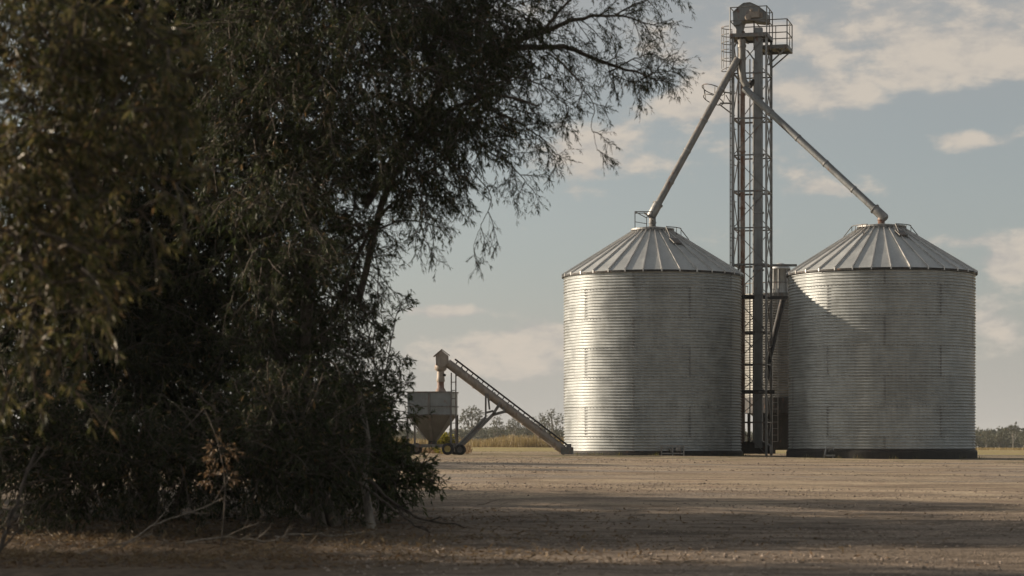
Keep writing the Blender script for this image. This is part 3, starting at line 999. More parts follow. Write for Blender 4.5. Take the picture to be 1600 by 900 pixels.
def conveyor():
    Y0, Y1 = 91.1, 91.5
    hd, ft = at(699, 567, Y0), at(884, 706, Y1)
    ft.z = G(ft.x, Y1) + .12
    base = Vector((at(718, 700, Y0 - .1).x, Y0, 0)); base.z = G(base.x, base.y)
    t = thing('grain_conveyor', 'inclined tube conveyor reaching from the silo foot up over the hopper', 'conveyor', base)
    L = lambda p: Vector(p) - base
    P = lambda x, y, Y=Y0: at(x, y, Y) - base
    a, b = L(hd), L(ft)
    d = (b - a).normalized(); up = Vector((0, -1, 0)).cross(d) * -1
    if up.z < 0: up = -up
    MB().tube([a, b], .175, 18).build('tube', M['tan'], t)
    for q in np.linspace(.1, .93, 7):
        p = a.lerp(b, q); MB().tube([p - d * .03, p + d * .03], .205, 18).build('tube_flange', M['tan'], t)
    m = MB(); m.bar(a + up * .30 + d * .15, b + up * .26 - d * .1, .16, .06)
    for q in np.linspace(.05, .97, 22):
        p = a.lerp(b, q); m.bar(p + up * .15, p + up * .285, .05, .04)
    m.build('chain_guard', M['dark'], t)
    # pentagon head box with its roof
    oy = Y0
    pts = [(681.5, 571), (681, 556), (690.5, 548), (700.5, 556), (701, 566), (694, 574)]
    poly = [((at(x, y, oy) - base).x, (at(x, y, oy) - base).z) for x, y in pts]
    m = MB(); m.prism(poly, -.27, .27); m.build('head_box', M['tan'], t)
    m = MB()
    for (x0, y0), (x1, y1) in (((677.5, 557.5), (690.7, 546.2)), ((690.3, 546.2), (702.5, 555.5))):
        p0, p1 = P(x0, y0), P(x1, y1)
        m.bar(p0, p1, .64, .03)
    m.build('head_roof', M['tan'], t)
    # dropping sleeve
    m = MB()
    q = lambda y: P(688.5, y)
    m.tube([q(570), q(573), q(577), q(580)], [.22, .24, .24, .17], 16)
    m.tube([q(580), q(589), q(595), q(597)], [.14, .15, .17, .15], 16)
    m.build('sleeve', M['tan'], t)
    m = MB(); m.tube([q(595), q(606), q(609), q(612.5)], [.135, .14, .19, .22], 16); m.build('sleeve_foot', M['rusty'], t)
    m = MB(); m.tube([P(693, 585, Y0 - .12), P(696.5, 587, Y0 - .12)], .05, 10); m.build('handle', M['dark'], t)
    # wheeled undercarriage
    m = MB()
    for oy_ in (-.45, .45):
        o_ = Vector((0, oy_, 0)); i_ = Vector((0, oy_ * .3, 0))
        m.bar(P(713, 699) + o_, P(759, 652) + i_, .09); m.bar(P(759, 652) + i_, P(759, 615) + i_, .07); m.bar(P(765, 640) + i_, P(762, 615) + i_, .07)
        m.bar(P(716, 702) + o_, P(770, 648) + i_, .11); m.bar(P(770, 648) + i_, P(782, 629) + i_, .11); m.bar(P(771, 648) + i_, P(789, 643) + i_, .11)
        m.bar(P(759, 645) + i_, P(771, 642) + i_, .08); m.bar(P(786, 636) + i_, P(789, 645) + i_, .07)
    m.bar(P(715, 700) + Vector((0, -.5, 0)), P(715, 700) + Vector((0, .5, 0)), .10)
    m.build('undercarriage', M['steel'], t)
    wheel(t, (P(719, 704).x, -.50, .2), .215, .15, 'steel'); wheel(t, (P(719, 704).x, .58, .2), .215, .15, 'steel')
    m = MB(); m.box(b + Vector((.05, 0, .05)), (.5, .5, .28)); m.box(b + Vector((.12, 0, .24)), (.2, .24, .16)); m.build('intake_box', M['steel'], t)


conveyor()


# ------------------------------------------------------------------ trees and plants
RNG = np.random.default_rng(21)


def resample(pts, n):
    P = np.array(pts, float)
    m = len(P)
    t = np.linspace(0, m - 1, n)
    i = np.clip(np.floor(t).astype(int), 0, m - 2); f = (t - i)[:, None]
    p0 = P[np.clip(i - 1, 0, m - 1)]; p1 = P[i]; p2 = P[i + 1]; p3 = P[np.clip(i + 2, 0, m - 1)]
    return .5 * ((2 * p1) + (-p0 + p2) * f + (2 * p0 - 5 * p1 + 4 * p2 - p3) * f ** 2 + (-p0 + 3 * p1 - 3 * p2 + p3) * f ** 3)


def unit(v):
    return v / np.maximum(np.linalg.norm(v, axis=-1, keepdims=True), 1e-9)


def shoots(par, count, length, K=6, t0=0.15, forward=0.6, side=0.8, droop=0.12, up=0.0, wander=0.10, rng=RNG, bias=(0, 0, 0)):
    """count shoots from every parent polyline (N,k,3); returns (N*count, K, 3)"""
    N, k, _ = par.shape
    t = t0 + (1 - t0) * (np.arange(count)[None, :] + rng.random((N, count))) / count
    x = t * (k - 1); i = np.clip(x.astype(int), 0, k - 2); f = (x - i)[..., None]
    r = np.arange(N)[:, None]
    p = par[r, i] * (1 - f) + par[r, i + 1] * f
    tan = unit(par[r, i + 1] - par[r, i])
    rv = rng.normal(size=(N, count, 3)); rv -= (rv * tan).sum(-1, keepdims=True) * tan
    d = unit(tan * forward + unit(rv) * side + np.array([0, 0, up]) + np.array(bias))
    L = rng.uniform(length[0], length[1], (N, count, 1)) * (1.0 - 0.45 * t[..., None])
    p = p.reshape(-1, 3); d = d.reshape(-1, 3); L = L.reshape(-1, 1)
    out = [p]
    for s in range(K - 1):
        d = unit(d + np.array([0, 0, -droop]) + rng.normal(size=d.shape) * wander)
        p = p + d * L / (K - 1)
        out.append(p)
    return np.stack(out, 1)


def free_shoots(p, d, length, K=6, droop=0.1, wander=0.12, rng=RNG):
    d = unit(d); L = rng.uniform(length[0], length[1], (len(p), 1))
    out = [p]
    for s in range(K - 1):
        d = unit(d + np.array([0, 0, -droop]) + rng.normal(size=d.shape) * wander)
        p = p + d * L / (K - 1); out.append(p)
    return np.stack(out, 1)


def tubes_np(P, r0, r1, sides=3):
    """verts, quads of tapered tubes along (N,K,3) polylines"""
    N, K, _ = P.shape
    t = unit(np.gradient(P, axis=1))
    ref = unit(np.array([0.31, 0.22, 0.93])[None, None] + 0 * t)
    u = unit(np.cross(t, ref)); w = np.cross(t, u)
    r = (np.asarray(r0).reshape(-1, 1, 1) * (1 - np.linspace(0, 1, K)[None, :, None]) + np.asarray(r1).reshape(-1, 1, 1) * np.linspace(0, 1, K)[None, :, None])
    a = 2 * np.pi * np.arange(sides) / sides
    V = P[:, :, None] + (u[:, :, None] * np.cos(a)[None, None, :, None] + w[:, :, None] * np.sin(a)[None, None, :, None]) * r[:, :, None]
    n, k, s = np.meshgrid(np.arange(N), np.arange(K - 1), np.arange(sides), indexing='ij')
    i0 = (n * K + k) * sides + s; i1 = (n * K + k) * sides + (s + 1) % sides
    Q = np.stack([i0, i1, i1 + sides, i0 + sides], -1).reshape(-1, 4)
    return V.reshape(-1, 3), Q


def leaves_np(P, count, L, W, t0=0.1, forward=0.75, side=0.7, droop=0.25, rng=RNG):
    """count slim leaves along every twig"""
    N, K, _ = P.shape
    t = t0 + (1 - t0) * rng.random((N, count))
    x = t * (K - 1); i = np.clip(x.astype(int), 0, K - 2); f = (x - i)[..., None]
    r = np.arange(N)[:, None]
    p = (P[r, i] * (1 - f) + P[r, i + 1] * f).reshape(-1, 3)
    tan = unit(P[r, i + 1] - P[r, i]).reshape(-1, 3)
    d = unit(tan * forward + unit(rng.normal(size=tan.shape)) * side + np.array([0, 0, -droop]))
    s = unit(np.cross(d, rng.normal(size=d.shape)))
    l = rng.uniform(L[0], L[1], (len(p), 1)); w = rng.uniform(W[0], W[1], (len(p), 1)) / 2
    n = np.cross(s, d)
    V = np.stack([p, p + d * l * .45 + s * w + n * l * .04, p + d * l + np.array([0, 0, -1]) * l * .08, p + d * l * .45 - s * w + n * l * .04], 1).reshape(-1, 3)
    return V, np.arange(len(V)).reshape(-1, 4)


def merge(parts):
    VV = []; QQ = []; b = 0
    for V, Q in parts:
        VV.append(V); QQ.append(Q + b); b += len(V)
    return np.concatenate(VV), np.concatenate(QQ)


def in_ellipsoids(ells, n_total, rng=RNG):
    """points inside (centre, radii, weight) ellipsoids; returns points and outward directions"""
    w = np.array([e[2] for e in ells], float); w /= w.sum()
    ps = []; ds = []
    for (c, r, _), k in zip(ells, np.round(w * n_total).astype(int)):
        v = unit(rng.normal(size=(k, 3))) * rng.random((k, 1)) ** (1 / 2.4)
        ps.append(np.array(c) + v * np.array(r)); ds.append(v)
    return np.concatenate(ps), np.concatenate(ds)


def pe(px, py, Y, rx, ry, rdepth, w=None):
    """an ellipsoid given by its place and size in the picture and its distance"""
    c = at(px, py, Y); s = Y / F
    rx_, rz_ = rx * s, ry * s
    return (np.array(c), np.array((rx_, rdepth, rz_)), w if w is not None else rx_ * rz_ * rdepth)


def build_tree(name, label, cat, base, trunks, limbs, ells, nfill, leafmat, barkmat=None, group=None, leaf=((.07, .13), (.012, .022)), twigs=8, nleaf=12,
               sub_len=(.6, 1.5), twig_len=(.25, .6), per_limb=10, limb_twigs=9, limb_sub=(.4, 1.2), droop=.10, rng=RNG, bias=(0.15, 0, -0.1), core=0, core_leaf=((.25, .4), (.10, .16)), crown_name='crown',
               extra=None, limb_leaf=None):
    b = np.array(base, float)
    t = thing(name, label, cat, base, 0.0, group)
    mb = MB()
    for pts, r0, r1 in trunks:
        P = resample(pts, max(8, 4 * len(pts)))
        P = P + np.cumsum(rng.normal(size=P.shape) * r0 * .10, 0) * np.linspace(0, 1, len(P))[:, None] * .6
        mb.tube([Vector(p - b) for p in P], list(np.linspace(r0, r1, len(P))), 10)
    if trunks:
        mb.build('trunk', barkmat or M['bark'], t)
    tub = []; lv = []
    for pts, r0, r1, cnt in limbs:
        K = max(10, 5 * len(pts))
        P = resample(pts, K)
        P[1:] += np.cumsum(rng.normal(size=P[1:].shape) * .012, 0)
        P = P[None]
        tub.append(tubes_np(P - b, r0, r1, 6))
        s1 = shoots(P, cnt, limb_sub, 6, .12, .55, .75, droop, rng=rng)
        tub.append(tubes_np(s1 - b, np.full(len(s1), .011), np.full(len(s1), .004), 3))
        s2 = shoots(s1, limb_twigs, twig_len, 5, .1, .7, .6, droop * 1.3, rng=rng)
        tub.append(tubes_np(s2 - b, np.full(len(s2), .0045), np.full(len(s2), .002), 3))
        ll = limb_leaf or (leaf, nleaf)
        lv.append(leaves_np(s2 - b, ll[1], *ll[0], rng=rng))
    if nfill:
        p, d = in_ellipsoids(ells, nfill, rng)
        d = d + rng.normal(size=d.shape) * .5 + np.array(bias)
        s1 = free_shoots(p, d, sub_len, 6, droop, .14, rng)
        tub.append(tubes_np(s1 - b, np.full(len(s1), .016), np.full(len(s1), .005), 3))
        s2 = shoots(s1, twigs, twig_len, 5, .05, .6, .7, droop * 1.3, rng=rng)
        tub.append(tubes_np(s2 - b, np.full(len(s2), .005), np.full(len(s2), .002), 3))
        lv.append(leaves_np(s2 - b, nleaf, *leaf, rng=rng))
    if core:
        p, d = in_ellipsoids([(c, r * .85, w) for c, r, w in ells], core, rng)
        d = d + rng.normal(size=d.shape)
        s = free_shoots(p, d, (.3, .6), 4, .1, .2, rng)
        lv.append(leaves_np(s - b, 5, *core_leaf, rng=rng))
    if extra:
        tub += [(V - b, Q) for V, Q in extra[0]]; lv += [(V - b, Q) for V, Q in extra[1]]
    if tub:
        V, Q = merge(tub)
        new_obj('branches', quad_mesh('branches', V, Q, True), M['twig'], t)
    V, Q = merge(lv)
    new_obj(crown_name, quad_mesh(crown_name, V, Q, False), leafmat, t)
    return t


def gp(px, Y):
    """ground point below a picture column at distance Y"""
    X = (px - 800) / F * Y
    return (X, Y, G(X, Y))


A3 = lambda px, py, Y: np.array(at(px, py, Y))

# the wide tree whose limbs reach over the yard
YB = 38.0
bB = gp(500, YB)
limbsB = [
    ([A3(560, 470, YB), A3(600, 300, YB), A3(680, 195, YB - .3), A3(760, 160, YB - .5), A3(845, 175, YB - .6)], .07, .015, 16),
    ([A3(570, 320, YB), A3(680, 150, YB + .5), A3(770, 88, YB + .8), A3(840, 78, YB + 1), A3(890, 84, YB + 1), A3(945, 112, YB + 1), A3(980, 120, YB + 1), A3(1025, 132, YB + 1)], .08, .008, 26),
    ([A3(950, 112, YB + 1), A3(990, 90, YB + 1), A3(1020, 80, YB + 1)], .016, .006, 6),
    ([A3(1000, 124, YB + 1), A3(1028, 115, YB + 1), A3(1056, 108, YB + 1)], .016, .005, 7),
    ([A3(955, 115, YB + 1), A3(975, 130, YB + 1), A3(1000, 150, YB + 1)], .012, .005, 4),
    ([A3(780, 70, YB), A3(850, 48, YB), A3(900, 30, YB), A3(940, 26, YB), A3(985, 30, YB), A3(1030, 44, YB)], .05, .006, 20),
    ([A3(960, 26, YB), A3(1000, 5, YB), A3(1050, -12, YB)], .016, .005, 8),
    ([A3(850, 48, YB), A3(890, 0, YB), A3(930, -40, YB)], .03, .01, 9),
    ([A3(840, 60, YB - .5), A3(872, 92, YB - .5), A3(897, 128, YB - .5), A3(918, 165, YB - .5), A3(916, 200, YB - .5), A3(926, 232, YB - .5)], .016, .003, 6),
    ([A3(760, 165, YB - .4), A3(800, 190, YB - .4), A3(840, 215, YB - .4), A3(868, 250, YB - .4)], .02, .005, 10),
    ([A3(770, 120, YB), A3(820, 130, YB), A3(865, 160, YB), A3(885, 185, YB)], .02, .005, 10),
    ([A3(720, 190, YB), A3(760, 230, YB), A3(800, 262, YB), A3(825, 295, YB)], .02, .005, 10),
    ([A3(520, 500, YB + .4), A3(555, 400, YB + .4), A3(600, 322, YB + .4), A3(650, 303, YB + .4), A3(705, 308, YB + .4)], .045, .008, 14),
    ([A3(530, 400, YB), A3(570, 368, YB), A3(610, 350, YB), A3(655, 341, YB), A3(690, 350, YB)], .03, .006, 10),
    ([A3(700, 200, YB), A3(745, 270, YB), A3(765, 310, YB), A3(750, 345, YB), A3(736, 385, YB)], .014, .003, 5),
    ([A3(610, 210, YB - 1), A3(655, 290, YB - 1), A3(672, 340, YB - 1), A3(668, 380, YB - 1)], .016, .003, 8),
    ([A3(560, 380, YB + .6), A3(565, 470, YB + .6), A3(578, 560, YB + .6), A3(590, 640, YB + .6)], .014, .004, 8),
    ([A3(585, 390, YB + .2), A3(592, 470, YB + .2), A3(586, 540, YB + .2)], .012, .004, 7),
    ([A3(540, 420, YB - .3), A3(545, 520, YB - .3), A3(556, 620, YB - .3)], .014, .004, 8),
]
ellsB = [pe(530, 90, YB, 250, 170, 2.4), pe(690, 50, YB, 110, 95, 1.6), pe(440, 330, YB, 115, 210, 2.2), pe(745, 180, YB - .3, 55, 65, 1.0, 1.0), pe(630, 235, YB, 90, 65, 1.2, 2.0), pe(520, 380, YB, 60, 120, 1.2, 1.6),
         pe(470, 590, YB, 90, 160, 1.6, 4.5), pe(560, -80, YB, 300, 120, 2.4), pe(770, 25, YB, 70, 60, 1.2, 1.2), pe(830, 70, YB + .3, 30, 30, .6, .2)]
build_tree('spreading_tree', 'broad dark tree whose long feathery limbs reach over the gravel towards the tower', 'tree', bB,
           [([np.array(bB), A3(480, 700, YB), A3(478, 520, YB), A3(490, 330, YB), A3(530, 120, YB), A3(570, -60, YB)], .12, .05),
            ([np.array(bB) + (.25, .1, 0), A3(450, 640, YB + .4), A3(420, 420, YB + .5), A3(410, 180, YB + .5), A3(390, -50, YB + .6)], .11, .05)],
           limbsB, ellsB, 1800, M['leaf'], twigs=8, nleaf=11, core=1100, rng=np.random.default_rng(5), core_leaf=((.12, .22), (.03, .06)), sub_len=(.4, 1.1), limb_sub=(.3, 1.0), limb_twigs=8, limb_leaf=(((.06, .12), (.010, .019)), 9))

# the bush-like dark trees filling the left
YC = 41.0
bC = gp(230, YC)
build_tree('dark_tree', 'dense dark tree in the middle of the thicket, leafy down to the ground', 'tree', bC,
           [([np.array(bC), A3(240, 640, YC), A3(280, 420, YC), A3(300, 150, YC), A3(320, -40, YC)], .18, .06),
            ([np.array(bC) + (.4, .2, 0), A3(330, 650, YC), A3(350, 500, YC), A3(380, 300, YC)], .10, .04)], [],
           [pe(260, 180, YC, 250, 280, 2.6), pe(300, 520, YC, 230, 240, 2.2), pe(120, 480, YC, 230, 300, 2.6), pe(420, 690, YC, 140, 100, 1.5), pe(200, -60, YC, 280, 140, 2.4)],
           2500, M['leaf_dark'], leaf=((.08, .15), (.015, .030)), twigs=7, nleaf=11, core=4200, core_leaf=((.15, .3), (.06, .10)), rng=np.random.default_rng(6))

YD = 19.0
bD = gp(-190, YD + 1.0)
build_tree('near_tree', 'out-of-focus tree at the left edge with sun-flecked hanging twigs', 'tree', bD,
           [([np.array(bD), A3(-170, 700, YD + .6), A3(-120, 400, YD + .3), A3(-70, 150, YD), A3(-20, -80, YD)], .09, .04)],
           [([A3(-60, 420, YD - .2), A3(20, 260, YD - .4), A3(70, 150, YD - .6), A3(130, -20, YD - .8)], .014, .005, 8),
            ([A3(-40, 300, YD), A3(30, 190, YD - .3), A3(90, 60, YD - .5)], .012, .004, 7),
            ([A3(-40, 480, YD), A3(60, 330, YD - .2), A3(160, 240, YD - .4), A3(260, 215, YD - .4)], .012, .004, 9),
            ([A3(-60, 360, YD), A3(40, 250, YD + .3), A3(150, 130, YD + .4), A3(240, 90, YD + .4)], .012, .004, 9)],
           [pe(50, 200, YD, 130, 190, .7), pe(200, 110, YD, 100, 150, .6), pe(60, 430, YD, 130, 130, .6), pe(230, 300, YD, 80, 90, .5, .06), pe(20, 10, YD, 170, 100, .7), pe(40, 560, YD + .4, 90, 90, .5, .05)],
           330, M['leaf_dull'], leaf=((.07, .15), (.013, .028)), twigs=6, nleaf=7, sub_len=(.25, .7), twig_len=(.12, .32), limb_sub=(.2, .5), limb_twigs=6, limb_leaf=(((.07, .13), (.012, .024)), 6),
           core=60, core_leaf=((.06, .12), (.015, .03)), rng=np.random.default_rng(8))

# undergrowth
YE = 41.0
bE = gp(598, YE)
sap = [([np.array(bE), A3(594, 680, YE), A3(602, 600, YE), A3(618, 520, YE), A3(632, 468, YE)], .025, .006, 16),
       ([A3(604, 660, YE), A3(590, 590, YE), A3(584, 520, YE), A3(592, 470, YE)], .014, .005, 10),
       ([A3(592, 690, YE), A3(606, 640, YE), A3(622, 600, YE), A3(618, 560, YE)], .012, .004, 9),
       ([A3(602, 640, YE), A3(620, 600, YE), A3(622, 560, YE)], .010, .004, 6)]
build_tree('sapling', 'thin leafy sapling standing upright left of the hopper', 'young tree', bE, [], sap, [pe(575, 660, YE, 35, 60, .5)], 40, M['leaf_green'],
           leaf=((.07, .12), (.016, .028)), twigs=5, nleaf=9, limb_twigs=5, limb_sub=(.18, .5), twig_len=(.12, .3), droop=.03, rng=np.random.default_rng(9))
YF = 39.5
bF = gp(628, YF)
build_tree('bush', 'low dark bush at the thicket edge in front of the hopper wheels', 'bush', bF, [], [],
           [pe(572, 722, YF, 40, 50, .6), pe(540, 680, YF, 45, 80, .7), pe(596, 742, YF, 40, 28, .4), pe(622, 742, YF, 26, 24, .3, .10), pe(645, 752, YF, 14, 14, .25, .03), pe(590, 660, YF + 1, 18, 14, .3, .03)], 260, M['leaf_green'],
           leaf=((.08, .14), (.018, .032)), twigs=6, nleaf=9, sub_len=(.3, .7), twig_len=(.15, .35), droop=.06, core=90, core_leaf=((.1, .18), (.03, .05)), rng=np.random.default_rng(10), bias=(.1, 0, .3))
YG = 35.5
bG = gp(430, YG)
build_tree('undergrowth_bush', 'shadowy bush low under the spreading tree, left of the pale stem', 'bush', bG, [], [],
           [pe(430, 690, YG, 130, 80, .9), pe(290, 720, YG, 120, 60, .8), pe(510, 730, YG + .5, 60, 45, .6), pe(130, 720, YG, 130, 80, .9), pe(20, 670, YG, 110, 110, .9)], 680, M['leaf_dark'],
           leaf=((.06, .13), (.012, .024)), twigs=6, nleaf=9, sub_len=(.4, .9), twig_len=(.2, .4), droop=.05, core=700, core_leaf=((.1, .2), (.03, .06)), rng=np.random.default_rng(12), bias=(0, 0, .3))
# a stem with pale bark patches, dead leaves caught on a twig, broken branches on the floor
bP = gp(577, 37.0)
t = thing('pale_stem', 'slim leaning stem with flaking pale bark at the thicket edge', 'tree', bP)
mb = MB(); mb.tube([Vector((.05, 0, -.1)), Vector((-.02, 0, .35)), Vector((-.09, .02, .8)), Vector((-.02, .05, 1.4)), Vector((-.16, .1, 2.2))], [.09, .07, .06, .05, .035], 10); mb.build('trunk', M['bark_pale'], t)
YH = 33.0
bH = gp(345, YH)
pH, dH = in_ellipsoids([pe(346, 705, YH, 22, 18, .16), pe(342, 745, YH, 24, 16, .16)], 50, np.random.default_rng(3))
sH = free_shoots(pH, dH, (.08, .2), 4, .1)
t = thing('dead_leaf_spray', 'spray of curled rusty brown leaves hanging in the dark thicket', 'dead leaves', bH)
stem = tubes_np((resample([np.array(bH), A3(352, 760, YH), A3(340, 690, YH), A3(320, 640, YH)], 10)[None]) - np.array(bH), .012, .006, 5)
new_obj('stem', quad_mesh('stem', *merge([stem, tubes_np(sH - np.array(bH), np.full(len(sH), .004), np.full(len(sH), .002))]), True), M['twig'], t)
V, Q = leaves_np(sH - np.array(bH), 5, (.05, .10), (.02, .035))
new_obj('leaves', quad_mesh('leaves', V, Q), M['leaf_dry'], t)


def stick(label, pts, r0, r1, seed, forks=4, m='dead', flen=(.3, .8)):
    rng = np.random.default_rng(seed)
    P = resample([np.array(p) for p in pts], 14)
    P[1:-1] += rng.normal(size=P[1:-1].shape) * r0 * .5
    b = P[0].copy()
    parts = [tubes_np(P[None] - b, r0, r1, 7)]
    if forks:
        f = shoots(P[None], forks, flen, 6, .2, .8, .5, .03, up=.15, rng=rng)
        parts.append(tubes_np(f - b, np.full(forks, r0 * .5), np.full(forks, r0 * .15), 5))
        g = shoots(f, 3, (flen[0] * .4, flen[1] * .4), 5, .2, .8, .6, .03, rng=rng)
        parts.append(tubes_np(g - b, np.full(len(g), r0 * .22), np.full(len(g), r0 * .08), 4))
    o = new_obj('fallen_branch', quad_mesh('fallen_branch', *merge(parts), True), M[m], None, Vector(b))
    return tag(o, label, 'branch', 'broken branches on the ground')


def gpz(px, py_guess, Y, dz):
    p = gp(px, Y); return (p[0], p[1], p[2] + dz)


stick('long dark branch bending from the bush down onto the open gravel', [gpz(545, 0, 39, 1.1), gpz(580, 0, 38.6, .72), gpz(620, 0, 38.2, .36), gpz(665, 0, 37.8, .13), gpz(720, 0, 37.5, .04)], .035, .012, 1, 5, 'bark')
stick('second branch sagging to the ground under the long dark one', [gpz(560, 0, 37, .75), gpz(600, 0, 36.6, .45), gpz(640, 0, 36.2, .16), gpz(670, 0, 36, .05)], .026, .008, 2, 4, 'bark')
stick('bare dead branch rising across the dark thicket floor near the brown leaves', [gpz(190, 0, 31.5, .12), gpz(240, 0, 31.8, .42), gpz(300, 0, 32, .60), gpz(350, 0, 32.2, .78)], .014, .006, 4, 3)
stick('broken dead twig standing in the sunlit litter at lower left', [gpz(120, 0, 30.6, .05), gpz(160, 0, 30.7, .16), gpz(205, 0, 30.8, .24), gpz(240, 0, 30.9, .36)], .012, .005, 5, 5, 'dead', (.15, .4))
stick('pale dead branch lying in the shade below the pale stem', [gpz(430, 0, 34.5, .06), gpz(480, 0, 34.4, .10), gpz(530, 0, 34.6, .05), gpz(590, 0, 34.8, .12)], .02, .008, 6, 5)
stick('crooked branch lying on the leaf litter left of centre', [gpz(290, 0, 33, .06), gpz(350, 0, 33.2, .12), gpz(410, 0, 33.1, .06), gpz(450, 0, 33.3, .10)], .02, .008, 13, 5)
stick('leaning dark stem at the extreme lower left corner', [gpz(-10, 0, 29.5, 0), gpz(8, 0, 29.5, .35), gpz(25, 0, 29.6, .75), gpz(60, 0, 29.8, 1.5)], .035, .02, 7, 4, 'bark')

# yellow-flowering bush behind the hopper
bY = gp(694, 97.0)
build_tree('yellow_bush', 'small bright yellow-green bush glowing behind the hopper outlet', 'bush', bY, [], [],
           [((bY[0], bY[1], bY[2] + .3), np.array((.38, .35, .32)), 1.0)], 90, M['leaf_yellow'], leaf=((.08, .14), (.03, .05)), twigs=5, nleaf=7,
           sub_len=(.15, .4), twig_len=(.08, .18), droop=.02, rng=np.random.default_rng(14), bias=(0, 0, .5))


# ---- trees outside the picture that shade the yard
def shade_tree():
    rng = np.random.default_rng(31)
    t = thing('tall_tree', 'tall leafy tree in the row left of the yard', 'tree', (0, 0, 0), 0, 'trees in the row left of the yard')
    mb = MB(); mb.tube([(0, 0, -.3), (.1, 0, 3), (.0, .2, 6), (.3, .1, 10)], [.24, .2, .14, .06], 10)
    for i in range(9):
        a = i * 2.4; z0 = 2.5 + i * .75
        mb.tube([(0, 0, z0), (1.2 * math.cos(a), 1.2 * math.sin(a), z0 + 1.0), (2.6 * math.cos(a), 2.6 * math.sin(a), z0 + 1.6)], [.08, .05, .02], 6)
    mb.build('trunk', M['bark'], t)
    E = []
    for q in range(34):
        u = unit(rng.normal(size=3)) * rng.random() ** .5
        zc = 6.4 + 4.9 * u[2]
        wide = 3.4 if zc < 8 else 3.4 - (zc - 8) * .62
        r = rng.uniform(.8, 1.45)
        E.append((np.array((u[0] * wide, u[1] * wide, zc)), np.array((r, r, r * .62)), r ** 2))
    p, d = in_ellipsoids(E, 1350, rng)
    s1 = free_shoots(p, d + rng.normal(size=d.shape) * .5, (.3, .75), 5, .08, .14, rng)
    V, Q = leaves_np(s1, 16, (.22, .42), (.07, .14), rng=rng)
    new_obj('crown', quad_mesh('crown', V, Q), M['leaf_dull'], t)
    return t


st = shade_tree()
spots = [(-22.5, 54.8, .90, .3), (-26.5, 51.0, 1.04, 1.9), (-21.0, 46.5, .84, 3.3), (-25.5, 44.6, .98, 4.2), (-20.5, 41.6, .76, 5.1), (-23.0, 33.2, 1.12, .9), (-29.0, 34.2, 1.2, 2.9),
         (-35.0, 47.0, 1.05, 2.2), (-29.5, 77.5, .84, 2.0), (-28.0, 81.5, .84, 5.3)]
for i, (x, y, s, a) in enumerate(spots):
    loc = (x, y, G(x, y))
    if i == 0:
        st.location = loc; st.rotation_euler = (0, 0, a); st.scale = (s, s, s)
    else:
        copy_thing(st, loc, a, s)


# ---- far trees
def far_tree(seed, kind):
    rng = np.random.default_rng(seed)
    t = thing('gum_tree', 'x', 'tree', (0, 0, 0), 0, 'gum trees along the far side of the field')
    Hh = 10.0
    mb = MB()
    if kind == 'round':
        tr = [(0, 0, 0), (.1, 0, 3), (-.1, 0, 5.5), (.2, 0, 7.5)]
        E = [((0, 0, 8.2), (2.4, 2.2, 1.2), 3), ((-2.0, 0, 6.6), (1.5, 1.4, 1.0), 1.4), ((2.1, .3, 6.9), (1.5, 1.4, 1.0), 1.4), ((.5, 0, 5.2), (1.2, 1.2, .7), .5)]
    elif kind == 'ragged':
        tr = [(0, 0, 0), (.2, 0, 2.5), (.6, 0, 5.5), (1.0, 0, 8.5)]
        E = [((1.0, 0, 8.8), (1.1, 1.1, 1.2), 1.2), ((-1.4, 0, 7.4), (1.1, 1.0, 1.3), 1.2), ((2.6, .2, 6.4), (1.3, 1.2, 1.3), 1.3), ((-.6, .2, 4.6), (1.6, 1.4, 1.2), 1.2), ((.9, 0, 3.2), (2.2, 1.8, 1.2), 1.3)]
    elif kind == 'umbrella':
        tr = [(0, 0, 0), (.1, 0, 3.5), (-.1, 0, 6.0), (0, 0, 8.2)]
        E = [((0, 0, 9.2), (2.4, 2.2, .8), 2.6), ((-1.9, 0, 8.3), (1.3, 1.2, .7), 1), ((2.0, .2, 8.2), (1.4, 1.2, .8), 1), ((2.8, 0, 6.2), (.8, .7, .5), .3)]
    else:
        tr = [(0, 0, 0), (-.1, 0, 2), (.1, 0, 4), (.2, 0, 6)]
        E = [((0, 0, 5.2), (2.6, 2.2, 1.8), 2.4), ((-1.6, 0, 3.4), (2.0, 1.8, 1.5), 1.5), ((1.8, 0, 3.2), (2.0, 1.8, 1.6), 1.5), ((.3, 0, 7.0), (1.3, 1.2, 1.0), .8)]
    mb.tube(tr, [.28, .22, .16, .06], 7)
    for c, r, w in E:
        z0 = max(1.5, c[2] * .55); q = min(1.0, z0 / 8.0)
        mb.tube([(c[0] * .15, 0, z0), (c[0] * .6, c[1], (z0 + c[2]) / 2 + .3), (c[0], c[1], c[2] + r[2] * .5)], [.13, .09, .03], 6)
        for j in range(3):
            a = rng.random() * 6.28
            mb.tube([(c[0] * .6, c[1], (z0 + c[2]) / 2 + .3), (c[0] + r[0] * .7 * math.cos(a), c[1] + r[1] * .7 * math.sin(a), c[2] + r[2] * .3)], [.06, .02], 5)
    mb.build('trunk', M['bark_far'], t)
    p, d = in_ellipsoids([(np.array(c), np.array(r), w) for c, r, w in E], 260, rng)
    s1 = free_shoots(p, d + rng.normal(size=d.shape) * .6, (.4, .9), 4, .05, .15, rng)
    V, Q = leaves_np(s1, 7, (.28, .5), (.12, .24), rng=rng)
    new_obj('crown', quad_mesh('crown', V, Q), M['leaf_far'], t)
    return t


